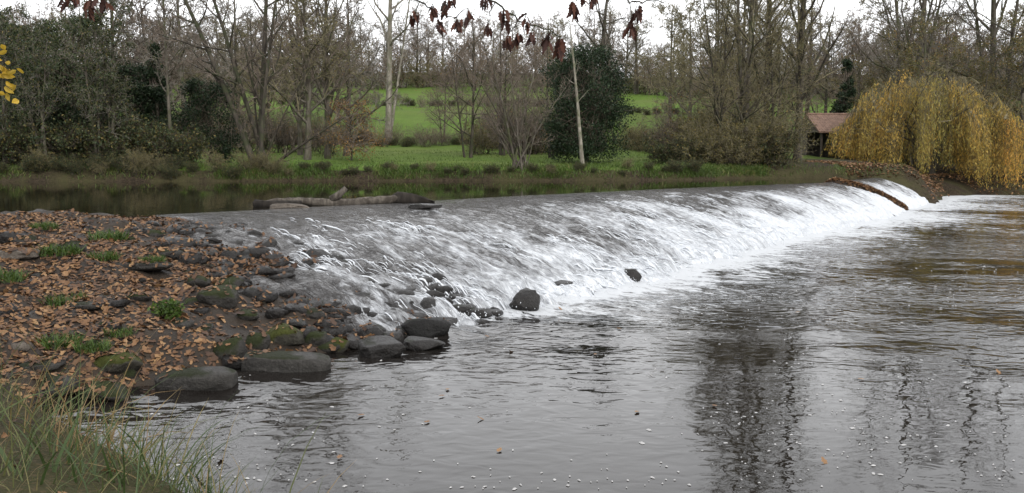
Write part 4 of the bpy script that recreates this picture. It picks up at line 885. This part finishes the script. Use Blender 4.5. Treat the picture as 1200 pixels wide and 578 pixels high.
def reeds():
    rng = np.random.default_rng(80); N = 22000
    x = rng.uniform(-6.2, -1.0, N); y = rng.uniform(3.6, 8.4, N); z = h_near(x, y); d = (np.interp(x, NB_X, NB_Y) - y)
    keep = (d > -.10) & (rng.random(N) < np.clip(1.1 - .10 * d, .3, 1) * (np.abs(x) < y * .72) * np.clip(.75 + .6 * fbm(x * 1.1, y * 1.1, seed=81, octaves=2), .15, 1))
    pos = np.stack([x, y, np.maximum(z, -.1) - .03], 1)[keep]; n = len(pos)
    ln = rng.gamma(3.4, .125, n) * np.interp(pos[:, 0], [-5.5, -3.5, -1.8], [1.05, 1.2, .85]); ti = np.clip(rng.random(n) * .8 + .25 * fbm(pos[:, 0], pos[:, 1], seed=82), 0, 1)
    v, f, t = ribbons(rng, pos, ln, rng.uniform(.0028, .0065, n), rng.uniform(.05, .8, n), 7, rng.uniform(.5, 3.0, n), np.clip(ti + .1, 0, 1))
    nl = 170; xl = rng.uniform(-4.4, -1.75, nl); yl = np.interp(xl, NB_X, NB_Y) - rng.uniform(-.02, .5, nl); zl = np.maximum(h_near(xl, yl), -.08) - .03
    v2, f2, t2 = ribbons(rng, np.stack([xl, yl, zl], 1), rng.uniform(.55, 1.15, nl), rng.uniform(.003, .006, nl), rng.uniform(.1, .5, nl), 9, rng.uniform(1.0, 2.8, nl), rng.uniform(.1, 1, nl))
    tag(obj('reeds', fmesh('reeds', [(v, f, 0, t), (v2, f2, 0, t2)], ['reed'])), 'tangle of green and straw coloured bank grass at the lower left', 'grass', kind='stuff')
    # a few broad sedge leaves and thin arching stalks that stand out
    spots = [(150, 565, .95, .011), (105, 560, .8, .012), (205, 560, .75, .009), (40, 560, .85, .013), (130, 520, .85, .012), (75, 540, .9, .011)]
    for k, (px, py, L_, w) in enumerate(spots):
        p = hit(px, py); n = 5
        v, f, t = ribbons(rng, np.array([[0, 0, -.03]] * n) + rng.normal(0, .02, (n, 3)) * [1, 1, 0], np.full(n, L_) * rng.uniform(.7, 1.1, n), np.full(n, w), rng.uniform(.1, .5, n), 8, rng.uniform(.6, 1.8, n), rng.uniform(.05, .45, n))
        o = obj('sedge', fmesh('sedge', [(v, f, 0, t)], ['reed']), None, (p.x, p.y, float(h_near(p.x, p.y)))); tag(o, 'broad green sedge blades in the bank grass, %s from left' % ['fifth', 'third', 'sixth', 'first', 'fourth', 'second'][k], 'sedge', 'sedge clumps in the bank grass')
    p = at(292, 6.0); p.z = max(float(h_near(p.x, p.y)), -.05); n = 7
    v, f, t = ribbons(rng, np.zeros((n, 3)) + rng.normal(0, .02, (n, 3)) * [1, 1, 0], rng.uniform(.45, .85, n), np.full(n, .004), rng.uniform(.3, .8, n), 9, rng.uniform(1.2, 2.6, n), rng.uniform(.72, .95, n))
    tag(obj('dry_stalk', fmesh('dry_stalk', [(v, f, 0, t)], ['reed']), None, p), 'thin arching reddish brown stalks at the right end of the bank grass', 'grass')
reeds()
def bank_grass():
    rng = np.random.default_rng(83); N = 42000; x = rng.uniform(-34, 24, N); d = rng.gamma(1.6, .5, N) + .02; y = bank_y(x) + d; z = H(x, y)
    keep = rng.random(N) < np.clip(.55 + .9 * fbm(x * .5, y * .3, seed=84, octaves=2), .08, 1) * np.interp(x, [-20, -14, 8, 14, 22, 24], [.4, 1, 1, .9, .8, .2])
    pos = np.stack([x, y, z - .02], 1)[keep]; n = len(pos)
    v, f, t = ribbons(rng, pos, rng.uniform(.10, .34, n), rng.uniform(.008, .018, n), rng.uniform(.1, .8, n), 4, rng.uniform(.8, 2.2, n), np.clip(rng.beta(1.6, 2.8, n) + .2 * fbm(pos[:, 0] * .4, pos[:, 1], seed=85), 0, 1))
    tag(obj('bank_grass', fmesh('bank_grass', [(v, f, 0, t)], ['grass'])), 'rough grass along the top of the far bank', 'grass', kind='stuff')
    N = 13000; x = rng.uniform(-24, 12, N); y = bank_y(x) + 1.5 + rng.random(N) ** 1.6 * 30; z = H(x, y)
    v, f, t = ribbons(rng, np.stack([x, y, z - .02], 1), rng.uniform(.08, .22, N), rng.uniform(.010, .02, N), rng.uniform(.2, .9, N), 3, 1.5, np.clip(rng.beta(2, 3.4, N), 0, .75))
    tag(obj('meadow_grass', fmesh('meadow_grass', [(v, f, 0, t)], ['grass'])), 'short green grass of the meadow beyond the river', 'grass', kind='stuff')
bank_grass()

# ---- drift log
def drift_log():
    rng = np.random.default_rng(86); A = Vector((-6.35, 22.35, UP + .07)); B = Vector((-2.62, 24.15, UP + .08)); r = empty('drift_log', (A + B) / 2); o0 = np.array((A + B) / 2)
    K = 30; t = np.linspace(0, 1, K)[:, None]; P = np.array(A)[None] * (1 - t) + np.array(B)[None] * t - o0; P[:, 2] += .04 * np.sin(t[:, 0] * 9); P[:, 1] += .05 * np.sin(t[:, 0] * 5)
    R = np.interp(t[:, 0], [0, .08, .3, .5, .8, .95, 1], [.05, .085, .10, .12, .11, .09, .05])
    def rough(v, f, amp, sd): return v + amp * np.stack([fbm(v[:, 0] * 6, v[:, 1] * 6, v[:, 2] * 12, seed=sd + j, octaves=3) for j in range(3)], 1), f
    def capped(P, R, sd, mats, nm, amp=.025):
        P2 = np.concatenate([P[:1], P, P[-1:]]); R2 = np.concatenate([[.004], R, [.004]]); v, f = rough(*tube(P2[None], R2[None], 12), amp, sd); part(nm, fmesh(nm, [(v, f, 0, None)], mats), r)
    capped(P, R, 1, ['log'], 'log_trunk')
    c = np.array(A) * .52 + np.array(B) * .48 - o0
    capped(np.stack([c + [-.15, 0, .05], c + [0, 0, .16], c + [.14, 0, .27], c + [.22, 0, .36]]), np.array([.13, .11, .08, .07]), 2, ['log'], 'branch_stub')
    e = np.array(B) - o0
    capped(np.stack([e + [-.75, -.30, -.02], e + [-.45, -.22, .06], e + [-.1, -.1, .04], e + [.25, .05, -.03], e + [.5, .1, -.05]]), np.array([.08, .17, .16, .08, .05]), 3, ['log_dark'], 'rotten_end', .04)
    e = np.array(A) - o0
    capped(np.stack([e + [-.12, -.05, -.02], e + [.2, -.08, -.02], e + [.6, -.06, -.02], e + [1.0, .15, .02]]), np.array([.10, .12, .11, .06]), 4, ['log_dark'], 'splintered_end', .04)
    tag(r, 'grey drift log stranded on the crest with a stub pointing up', 'log')
drift_log()
p = at(497, 22.6); o = obj('stone', rock_mesh('crest_stone', 95, .9, .35, .16, 'rock_wet', .3, .3), None, (p.x, p.y, UP + .0)); o.name = 'crest_stone'; tag(o, 'low leaf-strewn stone on the crest below the dark end of the log', 'rock')
p = at(340, 21.9); o = obj('crest_stone', rock_mesh('crest_stone', 96, 1.0, .4, .2, 'rock_pale', .3, .3), None, (p.x, p.y, UP + .02)); tag(o, 'low pale stone on the crest below the left end of the log', 'rock')

# ---- ropes and tongues of white water thrown clear of the sheet
def water_strands():
    rng = np.random.default_rng(94); N = 16000; s = rng.uniform(-7.6, 12, N); t = rng.uniform(.18, .98, N); q = crest(s) + t * width(s)
    d = np.interp(t, [.15, .4, .7, 1], [-.45, .0, .42, .75]) + np.interp(s, [-8, -5, 0, 12], [-.30, -.12, 0, .1]) + .85 * fbm(s * .9, q * .6, seed=47, octaves=3)
    keep = rng.random(N) < np.clip(d, 0, 1) * np.interp(s, [-8, 0, 12], [.9, .7, .35]); s, t, q = s[keep], t[keep], q[keep]; n = len(s)
    K = 6; u = np.linspace(0, 1, K)[None]; L_ = np.clip(rng.lognormal(-1.15, .45, n), .12, .9)[:, None]
    ss_ = s[:, None] + rng.normal(0, .10, (n, 1)) * L_ * u + np.cumsum(rng.normal(0, .012, (n, K)), 1); qq = q[:, None] + L_ * u; tq = (qq - crest(ss_)) / width(ss_)
    x, y = to_xy(ss_, qq); z = cascade_z(ss_, qq, tq) + (rng.uniform(-.01, .05, (n, 1)) * np.sin(np.pi * u)) - .012
    R = np.clip(rng.lognormal(-4.85, .5, n), .004, .026)[:, None] * np.sin(np.pi * np.clip(.06 + .9 * u, 0, 1)) ** .8
    me = fmesh('white_water_ropes', [(*tube(np.stack([x, y, z], -1), R, 4), 0, None)], [MAT['rope']])
    tag(obj('white_water_ropes', me), 'white ropes of falling water on the weir face', 'water', kind='stuff')
    n = 2600; s = rng.uniform(-6.5, 24, n); q = crest(s) + width(s) * (1 + rng.normal(-.01, .03, n)); x, y = to_xy(s, q); z = np.maximum(cascade_z(s, q, (q - crest(s)) / width(s)), 0) + rng.exponential(.06, n)
    P = np.stack([x, y, z], 1); r = np.clip(rng.lognormal(-4.9, .4, n), .003, .018)[:, None, None]; oc = np.array([[1, 0, 0], [0, 1, 0], [-1, 0, 0], [0, -1, 0], [0, 0, 1.6], [0, 0, -1.6]])
    f = np.array([[0, 1, 4], [1, 2, 4], [2, 3, 4], [3, 0, 4], [1, 0, 5], [2, 1, 5], [3, 2, 5], [0, 3, 5]])
    tag(obj('spray_drops', fmesh('spray_drops', [((P[:, None] + oc[None] * r).reshape(-1, 3), (f[None] + (np.arange(n) * 6)[:, None, None]).reshape(-1, 3), 0, None)], [MAT['rope']])), 'drops of spray thrown up along the foot of the weir', 'spray', kind='stuff')
MAT['rope'] = mat_plain('white_water', (.46, .48, .51), (.63, .65, .67), 9, .5)
water_strands()

# ---- foam flecks on the lower pool
def flecks():
    rng = np.random.default_rng(87); n = 4500; Yf = 7 + rng.random(n) ** 1.3 * 17; x = (rng.random(n) * 1.35 - .68) * Yf; s, q = to_sq(x, Yf); qd = q - crest(s) - width(s)
    keep = (qd > .15) & (h_near(x, Yf) < -.02) & (rng.random(n) < np.clip(.16 + .6 * fbm(x * .45, Yf * .6, seed=88, octaves=3), .05, 1)); x, y = x[keep], Yf[keep]; n = len(x)
    K = 9; a = np.linspace(0, 2 * np.pi, K, endpoint=False)[None]; r = np.clip(rng.lognormal(-4.5, .5, n), .005, .03)[:, None] * (1 + .35 * np.sin(a * 2 + rng.uniform(0, 6, (n, 1))) + .2 * rng.normal(0, 1, (n, K)))
    ph = rng.uniform(0, 3.14, (n, 1)); el = rng.uniform(.5, 1, (n, 1)); u, w = np.cos(a) * r, np.sin(a) * r * el
    px_, py_ = x[:, None] + u * np.cos(ph) - w * np.sin(ph), y[:, None] + u * np.sin(ph) + w * np.cos(ph)
    rim = np.stack([px_, py_, lower_z(px_, py_) + .003], -1); top = np.stack([x[:, None] * .45 + px_ * .55, y[:, None] * .45 + py_ * .55, lower_z(px_, py_) + .010], -1)
    V = np.concatenate([rim, top], 1); i = np.arange(K); j = np.roll(i, -1); b = (np.arange(n) * 2 * K)[:, None, None]
    side = np.stack([i, j, K + j, K + i], -1)[None] + b; cap = (K + np.arange(K))[None, None] + b
    me = fmesh('foam_flecks', [(V.reshape(-1, 3), side.reshape(-1, 4), 0, None)], ['foam'])
    bm = bmesh.new(); bm.from_mesh(me); bm.verts.ensure_lookup_table()
    for fc in cap.reshape(-1, K): bm.faces.new([bm.verts[int(k)] for k in fc])
    bm.to_mesh(me); bm.free()
    tag(obj('foam_flecks', me), 'white foam flecks drifting on the lower pool', 'foam', kind='stuff')
    n = 30; y = 7.5 + rng.random(n) ** 1.3 * 10; x = (rng.random(n) * 1.2 - .6) * y; k = (h_near(x, y) < -.05) & (h_dry(x, y) < -.1); P2 = np.stack([x[k], y[k], lower_z(x[k], y[k]) + .012], 1)
    me = None
    for i, p in enumerate(P2):
        if i < 4:
            ti = np.array([.55 + .1 * i]); mm = fmesh('floating_leaf', [litter_leaves(rng, np.zeros((1, 3)), np.array([[0, 0, 1.]]), [.09], ti, .08)[:2] + (0, np.repeat(ti, 3 * len(leaf_outline(3))))], ['litter'], False)
            if i == 0: ML = []
            ML.append(mm)
        o = obj('floating_leaf', ML[i % 4], None, p); o.rotation_euler = (0, 0, rng.random() * 6.28); tag(o, 'single brown leaf floating on the calm lower pool', 'leaf', 'leaves floating on the pool')
flecks()

# ---- tiled shed on the right bank
def shed():
    base = at(966, 72.5); base.z = 2.2; r = empty('tiled_shed', base, math.radians(4)); W, Lg, HE, HR = 2.3, 6.4, 2.6, 3.85
    def boxes(nm, bxs, mat, par=r):
        bm = bmesh.new()
        for (x0, x1, y0, y1, z0, z1) in bxs:
            mt = Matrix.Translation(((x0 + x1) / 2, (y0 + y1) / 2, (z0 + z1) / 2)) @ Matrix.Diagonal((x1 - x0, y1 - y0, z1 - z0, 1)); bmesh.ops.create_cube(bm, size=1, matrix=mt)
        bmesh.ops.bevel(bm, geom=bm.edges[:], offset=.008, affect='EDGES')
        me = bpy.data.meshes.new(nm); bm.to_mesh(me); bm.free(); me.materials.append(MAT[mat]); return part(nm, me, par)
    x0, x1 = -1.3, Lg - 1.3
    boxes('wall', [(x0, x1, W - .2, W, -.5, HE)], 'plaster'); boxes('wall', [(x1 - .2, x1, -W, W - .21, -.5, HE)], 'plaster')
    boxes('wall', [(x0, x0 + .18, .5, W - .21, -.5, HE)], 'timber')
    boxes('wall', [(x0 + .9, x1 - .21, -W, -W + .15, 1.25, HE - .16)], 'plaster'); boxes('low_wall', [(x0 + 1.2, x1 - .21, -W, -W + .2, -.5, .35)], 'plaster')
    for x in (x0, x0 + 1.5, x0 + 3.1): boxes('post', [(x, x + .14, -W + .01, -W + .15, -.5, HE - .15)], 'timber')
    boxes('beam', [(x0 - .05, x1, -W - .02, -W + .16, HE - .15, HE)], 'timber'); boxes('beam', [(x0 - .02, x0 + .14, -W + .17, W - .21, HE - .15, HE - .001)], 'timber')
    # gable boards
    n = 8
    for k in range(n):
        z0 = HE + k * (HR - HE) / n; hw = W * (1 - (k + .5) / n) - .02; boxes('gable_board', [(x0 + .02 + .006 * (k % 2), x0 + .07 + .006 * (k % 2), -hw, hw, z0 + .004, z0 + (HR - HE) / n - .004)], 'timber')
    for sgn in (-1, 1):
        nu, nv = 110, 26; u = np.linspace(x0 - .35, x1 + .2, nu); v = np.linspace(0, 1.16, nv); U, Vv = np.meshgrid(u, v)
        wav = .035 * np.abs(np.sin(U * np.pi / .22)) + .03 * (1 - (Vv * 11) % 1) + .02 * fbm(U * 3, Vv * 9, seed=5)
        top = np.stack([U, sgn * W * Vv, HR + .06 - (HR - HE) * Vv + wav], -1); bot = np.stack([U, sgn * W * Vv, HR - .03 - (HR - HE) * Vv], -1)
        g = grid_faces(nv, nu)
        per = np.concatenate([np.arange(nu), (np.arange(1, nv) * nu + nu - 1), ((nv - 1) * nu + np.arange(nu - 2, -1, -1)), (np.arange(nv - 2, 0, -1) * nu)]); p2 = np.roll(per, -1); NN = nu * nv
        rim = np.stack([per, p2, p2 + NN, per + NN], -1)
        part('roof_slope', fmesh('roof_slope', [(np.concatenate([top.reshape(-1, 3), bot.reshape(-1, 3)]), np.concatenate([g, g[:, ::-1] + NN, rim]), 0, None)], ['tile'], False), r)
    P = np.stack([np.linspace(x0 - .36, x1 + .2, 30), np.zeros(30), np.full(30, HR + .08)], 1); part('ridge_cap', fmesh('ridge_cap', [(*tube(P[None], np.full((1, 30), .11) + .01 * (np.arange(30) % 2)[None], 8), 0, None)], ['tile']), r)
    tag(r, 'small open shed with mossy red tile roof left of the willow', 'shed')
shed()

# ---- near trees whose twigs hang into the top of the picture
def hang_leaf_mesh(seed):
    rng = np.random.default_rng(seed); ti = np.array([rng.random()]); v, f, t = litter_leaves(rng, np.zeros((1, 3)), np.array([[0, 1., 0]]), [1.0], ti, .45, 4)
    K = len(leaf_outline(4)); rib = v[0], v[K - 1]; ax = norm((v[K - 1] - v[0])[None])[0]
    q = Vector(ax).rotation_difference(Vector((0, 0, -1))).to_matrix(); v = (v - v[0]) @ np.array(q).T
    return fmesh('oak_leaf', [(v, f, 0, t)], ['leaf_oak'], False)
def near_oak():
    rng = np.random.default_rng(89); base = Vector((-2.9, .2, float(H(-2.9, .2)))); r = empty('overhanging_oak', base); b0 = np.array(base)
    tr, R = stems(rng, [(.3, -.2, 7.5)], [.22], 10, .06); part('trunk', fmesh('near_oak_trunk', [(*tube(tr, R, 10), 0, None)], ['bark_dark']), r)
    lim = np.array([[-2.75, .15, 4.3], [-2.5, 1.6, 4.45], [-2.0, 3.2, 4.35], [-1.2, 4.2, 4.15], [-.4, 4.6, 4.0], [.3, 4.75, 3.85], [1.1, 4.9, 3.75]]) - b0
    t = np.linspace(0, 6, 25); LP = np.stack([np.interp(t, np.arange(7), lim[:, j]) for j in range(3)], 1); part('limb', fmesh('near_oak_limb', [(*tube(LP[None], np.linspace(.075, .012, 25)[None], 7), 0, None)], ['bark_dark']), r)
    lm = [hang_leaf_mesh(900 + k) for k in range(7)]
    cl = [(489, 12, 35), (509, 4, 27), (515, 22, 45), (524, 0, 24), (531, -6, 8), (549, 10, 32), (537, 21, 34), (569, -4, 10), (572, 27, 41), (591, 10, 38), (596, 38, 60), (616, 15, 41), (606, 37, 54), (623, 36, 54), (641, 38, 65), (655, 45, 75), (671, 0, 31), (681, -8, 14), (692, -8, 12), (737, 20, 49), (746, 6, 34), (90, -10, 14), (116, -4, 24), (130, -8, 16), (100, -14, 10)]
    SUB = [[(440, -60), (470, -22), (495, 4), (516, 16), (536, 18)], [(530, -60), (560, -18), (575, 0), (592, 10), (612, 26), (640, 34), (656, 42)], [(640, -60), (660, -16), (674, -2), (694, -10)], [(690, -60), (712, -14), (736, 2), (752, 3), (776, 2)], [(50, -70), (78, -24), (98, -14), (132, -10)]]
    subs = []
    for sb in SUB:
        Yd = 4.6 if sb[0][0] > 300 else 3.9; k = pxm(Yd); pp = np.array([[(x - CXP) * k, Yd + .05 * math.sin(x), zat(y, Yd)] for x, y in sb]) - b0
        j = np.argmin(((LP - pp[0]) ** 2 * [1, 1, .2]).sum(1)); pp = np.concatenate([LP[j:j + 1], pp]); tq = np.linspace(0, len(pp) - 1, 26); pl = np.stack([np.interp(tq, np.arange(len(pp)), pp[:, c]) for c in range(3)], 1); pl[1:-1] += rng.normal(0, .006, (24, 3))
        part('branchlet', fmesh('oak_branchlet', [(*tube(pl[None], np.linspace(.008, .0025, 26)[None], 5), 0, None)], ['bark_dark']), r); subs.append(pl[6:])
    subs = np.concatenate(subs)
    for px, y0, y1 in cl:
        Yd = 4.6 + rng.uniform(-.06, .06) if px > 300 else 3.9; k = pxm(Yd); x = (px - CXP) * k; z0, z1 = zat(y0, Yd), zat(y1, Yd); top = np.array([x, Yd, z0]) - b0
        a = subs[np.argmin(((subs - top - [0, 0, .02]) ** 2).sum(1))]
        m1 = a * .55 + top * .45 + rng.normal(0, .006, 3); m2 = a * .15 + top * .85 + rng.normal(0, .004, 3)
        tw = part('twig', fmesh('oak_twig', [(*tube(np.stack([a, m1, m2, top, top - [0, 0, (z0 - z1) * .4]])[None], np.array([[.003, .0025, .002, .0018, .001]]), 5), 0, None)], ['bark_dark']), r)
        L_ = (z0 - z1)
        for q in range(int(rng.integers(7, 11))):
            o = part('leaf', lm[int(rng.integers(0, 7))], tw, tuple(top + [rng.normal(0, .008), rng.normal(0, .008), -L_ * rng.uniform(0, .5)])); sc = max(.055, L_ * rng.uniform(.46, .66)); o.scale = (sc * .72, sc * .72, sc); o.rotation_euler = (rng.normal(0, .32), rng.normal(0, .32), rng.random() * 6.28)
    tag(r, 'oak twigs with withered red brown leaves hanging into the top of the picture', 'tree')
near_oak()
def yellow_sapling():
    rng = np.random.default_rng(90); base = Vector((-3.1, 4.3, float(H(-3.1, 4.3)))); r = empty('yellow_sapling', base); b0 = np.array(base)
    tr, R = stems(rng, [(-.1, 0, 3.2)], [.022], 9, .08); part('trunk', fmesh('sapling_stem', [(*tube(tr, R, 6), 0, None)], ['bark_dark']), r)
    Yd = 4.3; k = pxm(Yd); pts = [((-30, 50), (18, 70)), ((-30, 60), (28, 88)), ((-30, 80), (22, 106)), ((-40, 70), (8, 82)), ((-60, 30), (-14, 40))]
    lm = []
    for q in range(4):
        v, f, t = litter_leaves(rng, np.zeros((1, 3)), np.array([[0, 0, 1.]]), [1.0], np.array([rng.random()]), .3, 1); lm.append(fmesh('yellow_leaf', [(v, f, 0, t)], ['leaf_yellow'], False))
    for (a, b) in pts:
        A = np.array([(a[0] - CXP) * k, Yd, zat(a[1], Yd)]) - b0; B = np.array([(b[0] - CXP) * k, Yd, zat(b[1], Yd)]) - b0
        S0 = tr[0][np.argmin(np.abs(tr[0][:, 2] - A[2] + .3))]
        tw = part('twig', fmesh('sapling_twig', [(*tube(np.stack([S0, A, A * .4 + B * .6 + [0, 0, .02], B])[None], np.array([[.008, .005, .003, .0015]]), 5), 0, None)], ['bark_dark']), r)
        for q in range(16):
            u = rng.uniform(.1, 1.05); o = part('leaf', lm[q % 4], tw, tuple(A * (1 - u) + B * u + rng.normal(0, .028, 3))); sc = rng.uniform(.03, .055); o.scale = (sc,) * 3; o.rotation_euler = (rng.uniform(.6, 1.9), rng.normal(0, .5), rng.random() * 6.28)
    tag(r, 'sapling twigs with yellow leaves poking in at the left picture edge', 'tree')
yellow_sapling()

# ================================================================== which one: repeats named by the landmark they stand at
MARKS = [(28, 'at the far left edge'), (85, 'by the paired pale stems'), (140, 'by the twin grey stems'), (192, 'by the pointed conifer'), (228, 'by the slender grey trunk'), (275, 'left of the alder clump'), (340, 'by the alder clump'), (398, 'by the upswept brown tree'), (436, 'left of the pale ash'), (478, 'by the pale ash'), (525, 'right of the pale ash'), (570, 'left of the fan-shaped shrub'), (645, 'by the fan-shaped shrub'), (690, 'by the pale leaning trunk'), (742, 'by the dark holly'), (800, 'right of the dark holly'), (845, 'left of the three-stemmed tree'), (900, 'by the three-stemmed tree'), (940, 'left of the tallest trunk'), (985, 'by the tiled shed'), (1050, 'by the left half of the willow'), (1130, 'by the middle of the willow'), (1185, 'by the right half of the willow'), (9999, 'at the far right edge')]
ORD = 'first second third fourth fifth sixth seventh eighth ninth tenth eleventh twelfth thirteenth fourteenth fifteenth sixteenth seventeenth'.split()
from collections import defaultdict
byl = defaultdict(list)
for o in COL.objects:
    if o.parent is None and 'label' in o and o.get('category') in ('tree', 'bush'): byl[o['label']].append(o)
SHORT = {'bare tree of the woods that go on past the picture side': 'bare outer tree', 'bare tree among many in the distant wood along the hilltop': 'distant bare hilltop tree', 'bare tree among those behind the left-hand thicket': 'bare tree behind the left thicket', 'bare tree among those behind the shed and willow': 'rear rank bare tree',
 'low brown bush in the hedge row at the back of the meadow': 'low bush of the hedge behind the meadow', 'low brown bush in the upper hedge across the hill field': 'low bush of the upper hill hedge', 'brown bush along the lower edge of the hilltop wood': 'distant bush below the hilltop wood',
 'brown twiggy bush behind the fan-shaped shrub and holly': 'brown bush in the rear', 'olive brown bush on the field edge right of the holly': 'olive brown bush on the field edge', 'low dark bush under the trees of the left thicket': 'low dark undergrowth bush', 'brown twiggy bush between the alder clump and the meadow': 'brown bush in the rear on the left',
 'olive green bush at the foot of the right-hand tree group': 'olive green bush on the right bank', 'olive brown bush deeper among the right-hand trees': 'olive brown bush deeper in', 'olive brown bush in the shade behind the willow': 'shaded bush behind', 'small bramble bush overhanging the far bank': 'small bramble on the far water edge'}
for lab, os_ in byl.items():
    if len(os_) < 2: continue
    bins = defaultdict(list)
    for o in os_:
        px = CXP + F_PX * o.location.x / o.location.y; bins[next(n for m_, n in MARKS if px < m_)].append((px, o))
    for nm, l in bins.items():
        l.sort(key=lambda a: a[0])
        for k, (px, o) in enumerate(l): o['label'] = SHORT.get(lab, lab) + ' ' + nm + ('' if len(l) == 1 else ', %s from left' % ORD[min(k, 16)])
